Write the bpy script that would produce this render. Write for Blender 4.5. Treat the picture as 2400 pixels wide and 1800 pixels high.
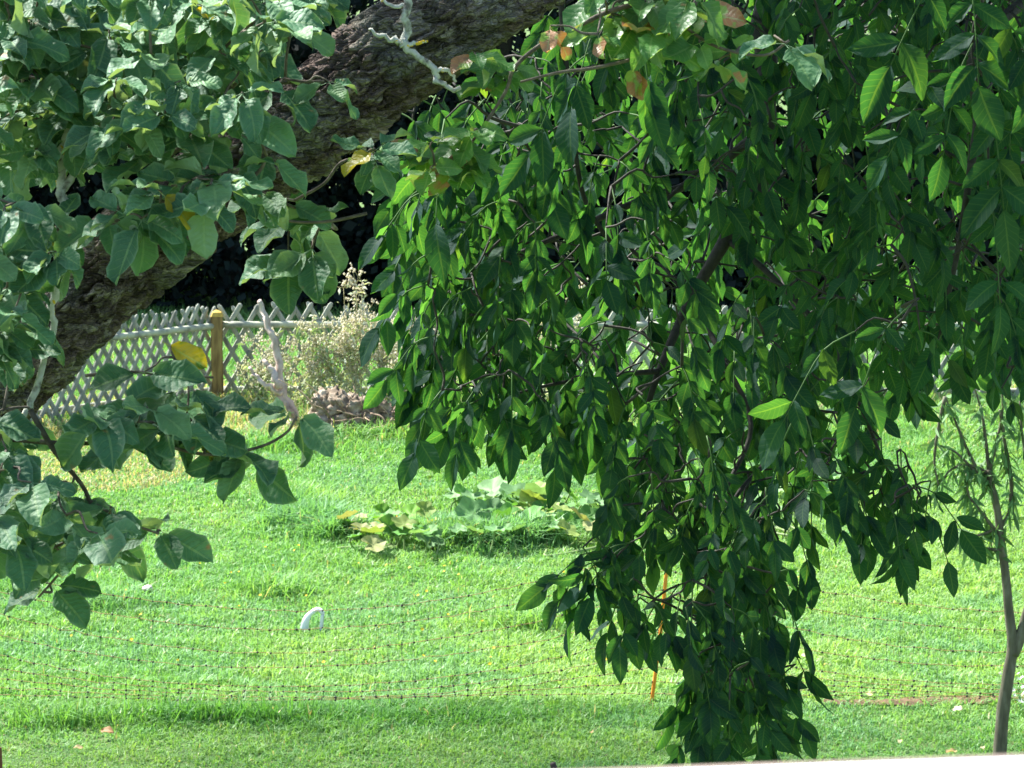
import bpy, math
import numpy as np
from mathutils import Vector, Matrix

for o in list(bpy.data.objects):
    bpy.data.objects.remove(o, do_unlink=True)
sc = bpy.context.scene
C = sc.collection
R = math.radians

# ------------------------------------------------------------------ camera, world, sun, exposure
CAM_H, PITCH, FPX = 5.4, R(8.46), 8000.0
cam = bpy.data.cameras.new('camera'); cam_o = bpy.data.objects.new('camera', cam); C.objects.link(cam_o)
cam.lens = 120; cam.sensor_width = 36; cam.clip_start = 0.05; cam.clip_end = 500
cam_o.location = (0, 0, CAM_H); cam_o.rotation_euler = (R(90) - PITCH, 0, 0)
cam.dof.use_dof = True; cam.dof.focus_distance = 9.0; cam.dof.aperture_fstop = 34
sc.camera = cam_o
sc.render.resolution_x, sc.render.resolution_y = 1024, 768

SUN = Vector((-0.66, 0.50, 1.0)).normalized()
world = bpy.data.worlds.new('World'); sc.world = world; world.use_nodes = True
wn = world.node_tree.nodes; wl = world.node_tree.links
sky = wn.new('ShaderNodeTexSky'); sky.sky_type = 'NISHITA'; sky.sun_disc = False
sky.sun_elevation = math.asin(SUN.z); sky.sun_rotation = math.atan2(SUN.x, SUN.y)
sky.dust_density = 1.0; sky.air_density = 1.0
wl.new(sky.outputs[0], wn['Background'].inputs[0]); wn['Background'].inputs[1].default_value = 0.085
sl = bpy.data.lights.new('sun', 'SUN'); sl.energy = 5.0; sl.angle = R(3.0); sl.color = (1, 0.975, 0.93)
sun_o = bpy.data.objects.new('sun', sl); C.objects.link(sun_o)
sun_o.rotation_euler = SUN.to_track_quat('Z', 'Y').to_euler(); sun_o.location = (-8, 6, 14)
sc.view_settings.view_transform = 'Standard'; sc.view_settings.look = 'None'
sc.view_settings.gamma = 1.0; sc.view_settings.use_curve_mapping = False
sc.view_settings.exposure = 1.95
sc.render.engine = 'CYCLES'
sc.cycles.max_bounces = 5; sc.cycles.transmission_bounces = 4; sc.cycles.diffuse_bounces = 3; sc.cycles.glossy_bounces = 2

# ------------------------------------------------------------------ helpers
rng = np.random.default_rng(7)
FW = np.array((0, math.cos(PITCH), -math.sin(PITCH))); UP = np.array((0, math.sin(PITCH), math.cos(PITCH)))
RT = np.array((1.0, 0, 0)); EYE = np.array((0, 0, CAM_H))
def ray(px, py): return RT * ((px - 1200) / FPX) - UP * ((py - 900) / FPX) + FW
def P(px, py, d):
    r = ray(px, py); return EYE + r * (d / r[1])
def G(px, py, z=0.0):
    r = ray(px, py); return EYE + r * ((z - CAM_H) / r[2])
def proj(pts):
    q = np.asarray(pts) - EYE; z = q @ FW
    return np.stack([1200 + FPX * (q @ RT) / z, 900 - FPX * (q @ UP) / z], -1), z
def nrm(v):
    v = np.asarray(v, float); return v / np.maximum(np.linalg.norm(v, axis=-1, keepdims=True), 1e-9)
def hash3(i, s=0):
    i = np.asarray(i).astype(np.int64)
    h = (i[..., 0] * 73856093) ^ (i[..., 1] * 19349663) ^ (i[..., 2] * 83492791) ^ (s * 2654435761)
    h = (h ^ (h >> 13)) * 1274126177; h = h ^ (h >> 16)
    return (h & 0xffffff) / float(0xffffff)
def vnoise(p, s=0):
    p = np.asarray(p, float)
    if p.shape[-1] == 2: p = np.concatenate([p, np.zeros(p.shape[:-1] + (1,))], -1)
    i = np.floor(p).astype(np.int64); f = p - i; f = f * f * (3 - 2 * f); r = 0
    for a in (0, 1):
        for b in (0, 1):
            for c in (0, 1):
                w = (f[..., 0] if a else 1 - f[..., 0]) * (f[..., 1] if b else 1 - f[..., 1]) * (f[..., 2] if c else 1 - f[..., 2])
                r = r + w * hash3(i + np.array((a, b, c)), s)
    return r
def fbm(p, s=0, o=4):
    p = np.asarray(p, float); r = 0; a = 0.5; t = 0
    for k in range(o):
        r = r + a * vnoise(p * 2 ** k, s + k); t += a; a *= 0.5
    return r / t
def worley(p):
    p = np.asarray(p, float); i = np.floor(p).astype(np.int64)
    f1 = np.full(p.shape[:-1], 9.0); f2 = f1.copy(); cid = np.zeros(p.shape[:-1])
    for a in (-1, 0, 1):
        for b in (-1, 0, 1):
            for c in (-1, 0, 1):
                j = i + np.array((a, b, c))
                q = j + np.stack([hash3(j, 11), hash3(j, 12), hash3(j, 13)], -1)
                d = np.linalg.norm(q - p, axis=-1); h = hash3(j, 14)
                n = d < f1
                f2 = np.where(n, f1, np.minimum(f2, d)); cid = np.where(n, h, cid); f1 = np.where(n, d, f1)
    return f1, f2, cid

WL = {}
class MB:
    """collects geometry; build() links it as one mesh object"""
    def __init__(s): s.v = []; s.f = []; s.uv = []; s.at = []; s.mi = []; s.n = 0
    def add(s, v, faces, uv=None, at=None, mi=0):
        v = np.asarray(v, float).reshape(-1, 3); n = len(v)
        s.v.append(v); s.uv.append(np.zeros((n, 2)) if uv is None else np.asarray(uv, float))
        a = np.zeros((n, 4)); a[:, 3] = 1
        if at is not None:
            at = np.asarray(at, float)
            if at.ndim == 0: a[:, :3] = at
            elif at.shape == (3,): a[:, :3] = at
            elif at.ndim == 1: a[:, :3] = at[:, None]
            else: a[:, :3] = at[:, :3]
        s.at.append(a)
        if not isinstance(faces, (list, tuple)): faces = [faces]
        for f in faces:
            f = np.asarray(f, np.int64)
            if len(f): s.f.append(f + s.n); s.mi.append(np.full(len(f), mi) if np.isscalar(mi) else np.asarray(mi))
        s.n += n; return s
    def mesh(s, name, mats, origin=(0, 0, 0), smooth=True):
        me = bpy.data.meshes.new(name)
        v = np.concatenate(s.v) - np.asarray(origin); uv = np.concatenate(s.uv); at = np.concatenate(s.at)
        loops = np.concatenate([f.ravel() for f in s.f]); tot = np.concatenate([np.full(len(f), f.shape[1]) for f in s.f])
        start = np.concatenate([[0], np.cumsum(tot)[:-1]])
        me.vertices.add(len(v)); me.vertices.foreach_set('co', v.ravel().astype(np.float32))
        me.loops.add(len(loops)); me.loops.foreach_set('vertex_index', loops.astype(np.int32))
        me.polygons.add(len(tot)); me.polygons.foreach_set('loop_start', start.astype(np.int32))
        me.polygons.foreach_set('loop_total', tot.astype(np.int32))
        me.polygons.foreach_set('material_index', np.concatenate(s.mi).astype(np.int32))
        me.polygons.foreach_set('use_smooth', np.full(len(tot), smooth))
        ul = me.uv_layers.new(name='UVMap'); ul.data.foreach_set('uv', uv[loops].ravel().astype(np.float32))
        ca = me.attributes.new('tint', 'FLOAT_COLOR', 'POINT'); ca.data.foreach_set('color', at.ravel().astype(np.float32))
        for m in (mats if isinstance(mats, (list, tuple)) else [mats]): me.materials.append(m)
        me.update(); me.validate(); return me
    def build(s, name, mats, parent=None, origin=None, smooth=True):
        if origin is None: origin = WL[parent.name] if parent else np.zeros(3)
        return link(name, s.mesh(name, mats, origin, smooth), origin, parent)
def link(name, data, loc, parent=None):
    o = bpy.data.objects.new(name, data); C.objects.link(o); loc = np.asarray(loc, float)
    o.location = loc - (WL[parent.name] if parent else 0); o.parent = parent; WL[o.name] = loc; return o
def empty(name, loc):
    o = link(name, None, loc); o.empty_display_size = 0.1; return o
def tag(o, label=None, cat=None, group=None, kind=None):
    for k, v in (('label', label), ('category', cat), ('group', group), ('kind', kind)):
        if v: o[k] = v
    return o

def smooth_path(pts, k=6):
    pts = np.asarray(pts, float)
    if len(pts) < 3: 
        t = np.linspace(0, 1, k + 1)[:, None]; return pts[0] * (1 - t) + pts[1] * t
    q = np.vstack([2 * pts[0] - pts[1], pts, 2 * pts[-1] - pts[-2]]); out = []
    for i in range(1, len(q) - 2):
        for t in np.arange(k) / k:
            a, b, c, d = q[i - 1:i + 3]
            out.append(.5 * (2 * b + (c - a) * t + (2 * a - 5 * b + 4 * c - d) * t * t + (3 * b - a - 3 * c + d) * t ** 3))
    out.append(pts[-1]); return np.array(out)
def tube(path, rad, n=8, wob=0, seed=0):
    path = np.asarray(path, float); m = len(path); rad = np.broadcast_to(rad, m)
    t = nrm(np.gradient(path, axis=0)); ref = np.array((0.31, 0.17, 0.93)); 
    if abs((t @ ref)).max() > 0.97: ref = np.array((0.9, 0.3, 0.1))
    a = nrm(np.cross(t, ref)); b = np.cross(t, a)
    th = np.arange(n) * 2 * math.pi / n
    off = a[:, None] * np.cos(th)[None, :, None] + b[:, None] * np.sin(th)[None, :, None]
    rr = np.repeat(rad[:, None], n, 1)
    if wob: rr = rr * (1 + wob * (fbm((path[:, None] + off * 0.08) * 14, seed, 3) - .5) * 2)
    v = path[:, None] + off * rr[..., None]
    L = np.concatenate([[0], np.cumsum(np.linalg.norm(np.diff(path, axis=0), axis=1))])
    uv = np.stack(np.broadcast_arrays((th / 6.2832)[None, :], L[:, None]), -1).reshape(-1, 2)
    i = np.arange(m - 1)[:, None] * n; j = np.arange(n)[None]; j2 = (j + 1) % n
    f = np.stack([i + j, i + j2, i + n + j2, i + n + j], -1).reshape(-1, 4)
    v = v.reshape(-1, 3); v = np.vstack([v, path[0], path[-1]]); uv = np.vstack([uv, uv[0], uv[-1]])
    c0 = np.stack([np.full(n, m * n), (np.arange(n) + 1) % n, np.arange(n)], -1)
    c1 = np.stack([np.full(n, m * n + 1), (m - 1) * n + np.arange(n), (m - 1) * n + (np.arange(n) + 1) % n], -1)
    return v, [f, np.vstack([c0, c1])], uv
def box(c, sx, sy, sz, rot=None):
    v = np.array([(x, y, z) for z in (-.5, .5) for y in (-.5, .5) for x in (-.5, .5)]) * (sx, sy, sz)
    if rot is not None: v = v @ np.asarray(rot).T
    return v + np.asarray(c), np.array([(0, 2, 3, 1), (4, 5, 7, 6), (0, 1, 5, 4), (2, 6, 7, 3), (0, 4, 6, 2), (1, 3, 7, 5)])
def inpoly(pt, poly):
    x, y = pt; r = False; n = len(poly)
    for i in range(n):
        x1, y1 = poly[i]; x2, y2 = poly[i - 1]
        if (y1 > y) != (y2 > y) and x < (x2 - x1) * (y - y1) / (y2 - y1) + x1: r = not r
    return r
def fill(poly, n, mind, rg=rng):
    xs = [p[0] for p in poly]; ys = [p[1] for p in poly]; out = []; tries = 0
    while len(out) < n and tries < n * 60:
        tries += 1; p = (rg.uniform(min(xs), max(xs)), rg.uniform(min(ys), max(ys)))
        if not inpoly(p, poly): continue
        if all((p[0] - q[0]) ** 2 + (p[1] - q[1]) ** 2 > mind ** 2 for q in out): out.append(p)
    return out

# ------------------------------------------------------------------ materials
def newmat(name):
    m = bpy.data.materials.new(name); m.use_nodes = True; nt = m.node_tree; nt.nodes.clear(); return m, nt.nodes, nt.links
def N(ns, t, **kw):
    n = ns.new(t)
    for k, v in kw.items(): setattr(n, k, v)
    return n
def math_(ns, ls, op, a, b=None, c=None, clamp=False):
    n = ns.new('ShaderNodeMath'); n.operation = op; n.use_clamp = clamp
    for i, x in enumerate((a, b, c)):
        if x is None: continue
        if hasattr(x, 'links'): ls.new(x, n.inputs[i])
        else: n.inputs[i].default_value = x
    return n.outputs[0]
def mixc(ns, ls, f, a, b, bt='MIX'):
    n = ns.new('ShaderNodeMix'); n.data_type = 'RGBA'; n.blend_type = bt
    for i, x in ((0, f), (6, a), (7, b)):
        if hasattr(x, 'links'): ls.new(x, n.inputs[i])
        elif i == 0: n.inputs[0].default_value = x
        else: n.inputs[i].default_value = (*x, 1)
    return n.outputs[2]
def ramp(ns, ls, f, stops):
    n = ns.new('ShaderNodeValToRGB'); e = n.color_ramp.elements
    while len(e) < len(stops): e.new(0.5)
    for i, (p, c) in enumerate(stops): e[i].position = p; e[i].color = (*c, 1)
    ls.new(f, n.inputs[0]); return n.outputs[0]
def leaf_mat(name, stops, under, trans=0.35, rough=0.42, spec=0.5, nv=8, vein=(0.25, 0.38, 0.16), vstr=.45, trans_col=(1.5, 1.35, .45), spots=None, sidev=.55, bump=.5, rim=0):
    m, ns, ls = newmat(name)
    tint = N(ns, 'ShaderNodeAttribute', attribute_name='tint'); oi = N(ns, 'ShaderNodeObjectInfo')
    tx = ns.new('ShaderNodeSeparateColor'); ls.new(tint.outputs[0], tx.inputs[0])
    r = math_(ns, ls, 'FRACT', math_(ns, ls, 'ADD', tx.outputs[0], oi.outputs['Random']))
    col = ramp(ns, ls, r, stops)
    uv = N(ns, 'ShaderNodeUVMap', uv_map='UVMap'); sx = ns.new('ShaderNodeSeparateXYZ'); ls.new(uv.outputs[0], sx.inputs[0])
    au = math_(ns, ls, 'ABSOLUTE', sx.outputs[0])
    mid = math_(ns, ls, 'LESS_THAN', au, 0.075)
    ph = math_(ns, ls, 'SUBTRACT', math_(ns, ls, 'MULTIPLY', sx.outputs[1], float(nv)), math_(ns, ls, 'MULTIPLY', au, 1.6))
    sv = math_(ns, ls, 'GREATER_THAN', math_(ns, ls, 'SINE', math_(ns, ls, 'MULTIPLY', ph, 6.2832)), 0.90)
    vm = math_(ns, ls, 'MAXIMUM', mid, math_(ns, ls, 'MULTIPLY', sv, sidev))
    geo = ns.new('ShaderNodeNewGeometry'); tc = ns.new('ShaderNodeTexCoord')
    no = N(ns, 'ShaderNodeTexNoise'); no.inputs['Scale'].default_value = 24; ls.new(geo.outputs['Position'], no.inputs[0])
    col = mixc(ns, ls, math_(ns, ls, 'MULTIPLY', no.outputs[0], .55), col, tuple(x * .45 for x in stops[0][1]))
    if spots:
        n2 = N(ns, 'ShaderNodeTexNoise'); n2.inputs['Scale'].default_value = 30; ls.new(geo.outputs['Position'], n2.inputs[0])
        sp = math_(ns, ls, 'MULTIPLY', math_(ns, ls, 'SUBTRACT', n2.outputs[0], spots[1]), 14, clamp=True)
        col = mixc(ns, ls, sp, col, spots[0])
    col = mixc(ns, ls, math_(ns, ls, 'MULTIPLY', vm, vstr), col, vein)
    if rim: col = mixc(ns, ls, math_(ns, ls, 'MULTIPLY', math_(ns, ls, 'MULTIPLY', math_(ns, ls, 'SUBTRACT', au, .80), 5.0, clamp=True), rim), col, under)
    col = mixc(ns, ls, geo.outputs['Backfacing'], col, mixc(ns, ls, .6, col, under))
    b = ns.new('ShaderNodeBsdfPrincipled'); ls.new(col, b.inputs['Base Color'])
    rr = mixc(ns, ls, geo.outputs['Backfacing'], (rough,) * 3, (.75,) * 3); ls.new(rr, b.inputs['Roughness'])
    b.inputs['Specular IOR Level'].default_value = spec
    bp = ns.new('ShaderNodeBump'); bp.inputs['Strength'].default_value = bump; bp.inputs['Distance'].default_value = .004
    n3 = N(ns, 'ShaderNodeTexNoise'); n3.inputs['Scale'].default_value = 55; ls.new(geo.outputs['Position'], n3.inputs[0])
    qu = math_(ns, ls, 'ABSOLUTE', math_(ns, ls, 'SINE', math_(ns, ls, 'MULTIPLY', ph, 3.1416))); ls.new(math_(ns, ls, 'ADD', math_(ns, ls, 'MULTIPLY', n3.outputs[0], 1.4), math_(ns, ls, 'SUBTRACT', math_(ns, ls, 'MULTIPLY', qu, .16), math_(ns, ls, 'MULTIPLY', vm, .7))), bp.inputs['Height']); ls.new(bp.outputs[0], b.inputs['Normal'])
    t = ns.new('ShaderNodeBsdfTranslucent'); ls.new(mixc(ns, ls, 1.0, col, trans_col, 'MULTIPLY'), t.inputs[0])
    mx = ns.new('ShaderNodeMixShader'); mx.inputs[0].default_value = trans
    ls.new(b.outputs[0], mx.inputs[1]); ls.new(t.outputs[0], mx.inputs[2])
    out = ns.new('ShaderNodeOutputMaterial'); ls.new(mx.outputs[0], out.inputs[0]); return m
def tint_mat(name, rough=.6, trans=0, spec=.3, bump=0, bscale=60, mul=None):
    """colour straight from the per-piece tint attribute, with a little noise"""
    m, ns, ls = newmat(name)
    tint = N(ns, 'ShaderNodeAttribute', attribute_name='tint'); geo = ns.new('ShaderNodeNewGeometry')
    no = N(ns, 'ShaderNodeTexNoise'); no.inputs['Scale'].default_value = bscale; no.inputs['Detail'].default_value = 5; ls.new(geo.outputs['Position'], no.inputs[0])
    f = math_(ns, ls, 'MULTIPLY_ADD', no.outputs[0], .7, .65)
    cc = ns.new('ShaderNodeCombineColor'); [ls.new(f, cc.inputs[i]) for i in range(3)]
    col = mixc(ns, ls, 1.0, tint.outputs[0], cc.outputs[0], 'MULTIPLY')
    b = ns.new('ShaderNodeBsdfPrincipled'); ls.new(col, b.inputs['Base Color']); b.inputs['Roughness'].default_value = rough; b.inputs['Specular IOR Level'].default_value = spec
    if bump:
        bp = ns.new('ShaderNodeBump'); bp.inputs['Strength'].default_value = bump; bp.inputs['Distance'].default_value = .01; ls.new(no.outputs[0], bp.inputs['Height']); ls.new(bp.outputs[0], b.inputs['Normal'])
    out = ns.new('ShaderNodeOutputMaterial'); sh = b.outputs[0]
    if trans:
        t = ns.new('ShaderNodeBsdfTranslucent'); ls.new(mixc(ns, ls, 1.0, col, mul or (1.3, 1.25, .6), 'MULTIPLY'), t.inputs[0])
        mx = ns.new('ShaderNodeMixShader'); mx.inputs[0].default_value = trans; ls.new(sh, mx.inputs[1]); ls.new(t.outputs[0], mx.inputs[2]); sh = mx.outputs[0]
    ls.new(sh, out.inputs[0]); return m
def noise_mat(name, stops, scale, rough=.8, bump=.3, stretch=(1, 1, 1), detail=6, spec=.3, bdist=.01):
    m, ns, ls = newmat(name); geo = ns.new('ShaderNodeNewGeometry')
    mp = ns.new('ShaderNodeMapping'); ls.new(geo.outputs['Position'], mp.inputs[0]); mp.inputs['Scale'].default_value = stretch
    no = N(ns, 'ShaderNodeTexNoise'); no.inputs['Scale'].default_value = scale; no.inputs['Detail'].default_value = detail; ls.new(mp.outputs[0], no.inputs[0])
    oi = ns.new('ShaderNodeObjectInfo')
    f = math_(ns, ls, 'ADD', no.outputs[0], math_(ns, ls, 'MULTIPLY', math_(ns, ls, 'SUBTRACT', oi.outputs['Random'], .5), .16))
    b = ns.new('ShaderNodeBsdfPrincipled'); ls.new(ramp(ns, ls, f, stops), b.inputs['Base Color']); b.inputs['Roughness'].default_value = rough; b.inputs['Specular IOR Level'].default_value = spec
    bp = ns.new('ShaderNodeBump'); bp.inputs['Strength'].default_value = bump; bp.inputs['Distance'].default_value = bdist; ls.new(no.outputs[0], bp.inputs['Height']); ls.new(bp.outputs[0], b.inputs['Normal'])
    out = ns.new('ShaderNodeOutputMaterial'); ls.new(b.outputs[0], out.inputs[0]); return m

M = {}
M['apple'] = leaf_mat('apple_leaf', [(0, (.045, .135, .066)), (.35, (.072, .20, .095)), (.75, (.108, .26, .125)), (1, (.16, .31, .13))], (.25, .37, .25), trans=.26, rough=.60, spec=.40, vstr=.42, sidev=.45, bump=.9, rim=.4, spots=((.22, .15, .07), .70))
M['apple_light'] = leaf_mat('apple_leaf_light', [(0, (.075, .21, .06)), (.5, (.115, .28, .08)), (1, (.16, .32, .09))], (.24, .34, .16), trans=.42, spec=.4, spots=((.30, .16, .07), .66))
M['apple_yellow'] = leaf_mat('apple_leaf_yellow', [(0, (.40, .32, .02)), (1, (.46, .38, .03))], (.4, .36, .1), trans=.4, spots=((.08, .16, .02), .55))
M['apple_brown'] = leaf_mat('apple_leaf_brown', [(0, (.34, .16, .08)), (1, (.42, .22, .12))], (.45, .30, .2), trans=.3, spots=((.2, .32, .06), .52))
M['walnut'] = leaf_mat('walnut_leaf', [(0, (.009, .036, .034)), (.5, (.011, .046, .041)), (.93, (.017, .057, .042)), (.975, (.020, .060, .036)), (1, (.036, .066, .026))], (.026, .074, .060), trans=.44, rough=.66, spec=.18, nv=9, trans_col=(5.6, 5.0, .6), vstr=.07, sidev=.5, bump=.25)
def bark_mat():
    m, ns, ls = newmat('apple_bark'); tint = N(ns, 'ShaderNodeAttribute', attribute_name='tint'); geo = ns.new('ShaderNodeNewGeometry')
    mp = ns.new('ShaderNodeMapping'); ls.new(geo.outputs['Position'], mp.inputs[0]); mp.inputs['Rotation'].default_value = (0, R(38), 0); mp.inputs['Scale'].default_value = (.36, 1, 1.0)
    no = N(ns, 'ShaderNodeTexNoise'); no.inputs['Scale'].default_value = 30; no.inputs['Detail'].default_value = 4; ls.new(mp.outputs[0], no.inputs[0])
    wv = ns.new('ShaderNodeVectorMath'); wv.operation = 'MULTIPLY_ADD'; ls.new(no.outputs['Color'], wv.inputs[0]); wv.inputs[1].default_value = (.045,) * 3; ls.new(mp.outputs[0], wv.inputs[2])
    vo = N(ns, 'ShaderNodeTexVoronoi', feature='DISTANCE_TO_EDGE'); vo.inputs['Scale'].default_value = 52; ls.new(wv.outputs[0], vo.inputs[0])
    vc = N(ns, 'ShaderNodeTexVoronoi', feature='F1'); vc.inputs['Scale'].default_value = 52; ls.new(wv.outputs[0], vc.inputs[0])
    v2 = N(ns, 'ShaderNodeTexVoronoi', feature='DISTANCE_TO_EDGE'); v2.inputs['Scale'].default_value = 120; ls.new(wv.outputs[0], v2.inputs[0])
    n2 = N(ns, 'ShaderNodeTexNoise'); n2.inputs['Scale'].default_value = 160; n2.inputs['Detail'].default_value = 4; ls.new(geo.outputs['Position'], n2.inputs[0])
    sc_ = ns.new('ShaderNodeSeparateColor'); ls.new(vc.outputs['Color'], sc_.inputs[0])
    e1 = math_(ns, ls, 'MULTIPLY', vo.outputs[0], 7.0, clamp=True); e2 = math_(ns, ls, 'MULTIPLY', v2.outputs[0], 6.0, clamp=True)
    f = math_(ns, ls, 'MULTIPLY_ADD', sc_.outputs[0], .9, math_(ns, ls, 'MULTIPLY_ADD', n2.outputs[0], .6, .25))
    cc = ns.new('ShaderNodeCombineColor'); [ls.new(f, cc.inputs[i]) for i in range(3)]
    col = mixc(ns, ls, 1.0, tint.outputs[0], cc.outputs[0], 'MULTIPLY'); col = mixc(ns, ls, math_(ns, ls, 'MULTIPLY', math_(ns, ls, 'GREATER_THAN', sc_.outputs[1], .80), .55), col, (.36, .33, .26))
    b = ns.new('ShaderNodeBsdfPrincipled'); ls.new(col, b.inputs['Base Color']); b.inputs['Roughness'].default_value = .9; b.inputs['Specular IOR Level'].default_value = .15
    hgt = math_(ns, ls, 'ADD', math_(ns, ls, 'MULTIPLY_ADD', sc_.outputs[2], .6, e1), math_(ns, ls, 'MULTIPLY_ADD', n2.outputs[0], .35, math_(ns, ls, 'MULTIPLY', e2, .35)))
    bp = ns.new('ShaderNodeBump'); bp.inputs['Strength'].default_value = 1.0; bp.inputs['Distance'].default_value = .012; ls.new(hgt, bp.inputs['Height']); ls.new(bp.outputs[0], b.inputs['Normal'])
    out = ns.new('ShaderNodeOutputMaterial'); ls.new(b.outputs[0], out.inputs[0]); return m
M['bark'] = bark_mat()
M['lichen_twig'] = noise_mat('lichen_twig', [(.30, (.12, .11, .09)), (.42, (.42, .43, .36)), (.60, (.50, .50, .43)), (.62, (.62, .42, .03)), (.8, (.62, .40, .02))], 45, bump=1.0)
M['twig'] = noise_mat('twig_bark', [(.3, (.05, .042, .03)), (.6, (.12, .10, .075)), (.8, (.20, .19, .14))], 60, bump=.5)
M['twig_dark'] = noise_mat('walnut_bark', [(.3, (.022, .02, .017)), (.7, (.05, .046, .038))], 50, bump=.5)
M['grass'] = tint_mat('grass_blade', rough=.5, trans=.42, spec=.35, bscale=9, mul=(1.25, 1.25, .55))
M['plant'] = tint_mat('plant_tissue', rough=.6, trans=.3, spec=.25, bscale=40)
M['solid'] = tint_mat('matte_piece', rough=.8, spec=.2, bscale=30, bump=.3)
M['ground'] = noise_mat('ground_soil', [(.3, (.045, .085, .02)), (.55, (.075, .14, .03)), (.75, (.11, .13, .05))], 6, rough=.95, bump=.6, bdist=.03)
M['slat'] = noise_mat('weathered_slat', [(.25, (.13, .14, .115)), (.5, (.26, .275, .225)), (.7, (.35, .37, .29)), (.85, (.30, .35, .21))], 11, rough=.9, bump=.5, stretch=(1.2, 1.2, .35))
M['rail'] = noise_mat('lichen_rail', [(.3, (.20, .21, .17)), (.5, (.38, .40, .30)), (.62, (.44, .46, .32)), (.72, (.42, .36, .09)), (.8, (.45, .36, .05))], 9, rough=.95, bump=.8)
M['post'] = noise_mat('fence_post', [(.3, (.10, .07, .03)), (.5, (.22, .15, .055)), (.7, (.34, .25, .09))], 10, rough=.9, bump=.5, stretch=(2.5, 2.5, .4))
M['post_top'] = noise_mat('post_top_lichen', [(.3, (.42, .28, .05)), (.7, (.60, .42, .10))], 20, bump=.6)
M['deadwood'] = noise_mat('bleached_wood', [(.3, (.25, .18, .14)), (.5, (.46, .37, .31)), (.75, (.58, .49, .42))], 14, rough=.9, bump=.6, stretch=(1, 1, .4))
M['stump'] = noise_mat('rotten_stump', [(.3, (.06, .045, .03)), (.5, (.19, .145, .10)), (.7, (.40, .34, .26))], 12, rough=.95, bump=.9)
M['conifer'] = tint_mat('hedge_needles', rough=.7, spec=.15, trans=.12, bscale=8)
M['orange'] = noise_mat('orange_plastic', [(.3, (.75, .24, .02)), (.7, (.85, .33, .05))], 5, rough=.5, bump=.1)
M['strand'] = noise_mat('net_twine', [(.3, (.24, .14, .06)), (.7, (.36, .22, .09))], 30, rough=.7, bump=.1)
M['black'] = noise_mat('net_knot', [(.3, (.012, .011, .01)), (.7, (.025, .022, .02))], 30, rough=.7, bump=.1)
M['white'] = noise_mat('white_plastic', [(.3, (.72, .74, .76)), (.7, (.82, .83, .84))], 6, rough=.4, bump=.05, spec=.5)
M['sill'] = noise_mat('white_sill', [(.3, (.78, .79, .80)), (.7, (.84, .85, .86))], 3, rough=.45, bump=.03)
M['sill_edge'] = noise_mat('sill_seal', [(.3, (.16, .12, .10)), (.7, (.22, .17, .14))], 9, rough=.8, bump=.05)
M['soil'] = noise_mat('red_soil', [(.3, (.08, .055, .03)), (.6, (.14, .09, .045)), (.8, (.15, .115, .06))], 16, rough=.95, bump=.8, bdist=.03)
M['willow_bark'] = noise_mat('willow_bark', [(.3, (.07, .062, .042)), (.55, (.13, .12, .08)), (.75, (.20, .19, .14))], 26, rough=.9, bump=.7, stretch=(1, 1, .3))

# ------------------------------------------------------------------ ground
def ground_h(xy):
    return 0.05 * (fbm(np.asarray(xy) * .35, 3, 3) - .5)
gx = np.linspace(-60, 60, 241); gy = np.linspace(-6, 134, 281)
X, Y = np.meshgrid(gx, gy); xy = np.stack([X, Y], -1)
gv = np.concatenate([xy, ground_h(xy)[..., None]], -1).reshape(-1, 3)
nx = len(gx); ii = np.arange(len(gy) - 1)[:, None] * nx + np.arange(nx - 1)[None]
gf = np.stack([ii, ii + 1, ii + nx + 1, ii + nx], -1).reshape(-1, 4)
# far skirt so that the ground reaches the horizon
gb = MB().add(gv, gf)
sk = np.array([(-400, -400, -.06), (400, -400, -.06), (400, 460, -.06), (-400, 460, -.06)], float)
gb.add(sk, np.array([(0, 1, 2, 3)]))
tag(gb.build('ground', M['ground']), kind='structure')

# ------------------------------------------------------------------ grass
def grass_points():
    out = []
    for d in np.arange(16.8, 47, .4):
        w = .15 * d + 1.1; rho = 3750 * (18 / d) ** 1.45
        if d > 35.6: rho *= .45
        n = int(rho * 2 * w * .4)
        out.append(np.stack([rng.uniform(-w, w, n), rng.uniform(d, d + .4, n)], -1))
    return np.concatenate(out)
def zone(xy, cx, cy, rx, ry):
    return np.clip(1.25 - np.hypot((xy[:, 0] - cx) / rx, (xy[:, 1] - cy) / ry), 0, 1) ** .5
gp = grass_points()
LONG = [((1020, 1262), .30, .16, 1500), ((1120, 1280), .40, .16, 2600), ((1230, 1272), .30, .14, 1500), ((740, 1235), .28, .22, 1500), ((790, 1262), .18, .14, 900), ((700, 1190), .3, .3, 900), ((150, 1700), .35, .10, 250), ((500, 1690), .5, .10, 350), ((900, 1030), .6, .25, 1500), ((650, 1050), .5, .3, 900), ((640, 1390), .25, .2, 400), ((1240, 1470), .3, .2, 400), ((230, 1420), .3, .25, 500)]
gp = np.concatenate([gp] + [G(*c)[None, :2] + rng.normal(0, 1, (k_, 2)) * (rx_, ry_) * .6 for c, rx_, ry_, k_ in LONG]); n = len(gp); nlong = sum(l[3] for l in LONG); islong = np.arange(n) >= n - nlong
pn = fbm(gp * .9, 21, 4); pn2 = fbm(gp * 2.6 + 7, 31, 3); tuft = np.clip((fbm(gp * 7.5 + 13, 35, 2) - .3) * 2.2, 0, 1); pn3 = fbm(gp * .35 + 3, 41, 2)
h = (.045 + .035 * np.clip((pn - .35) * 2.2, 0, 1) + .03 * rng.random(n) ** 2) * (.72 + .5 * tuft)
NETY = G(1525, 1650)[1]
mown = 1 / (1 + np.exp((gp[:, 1] - (NETY - .9)) * 3.0)); h *= 1 - .38 * mown
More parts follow.
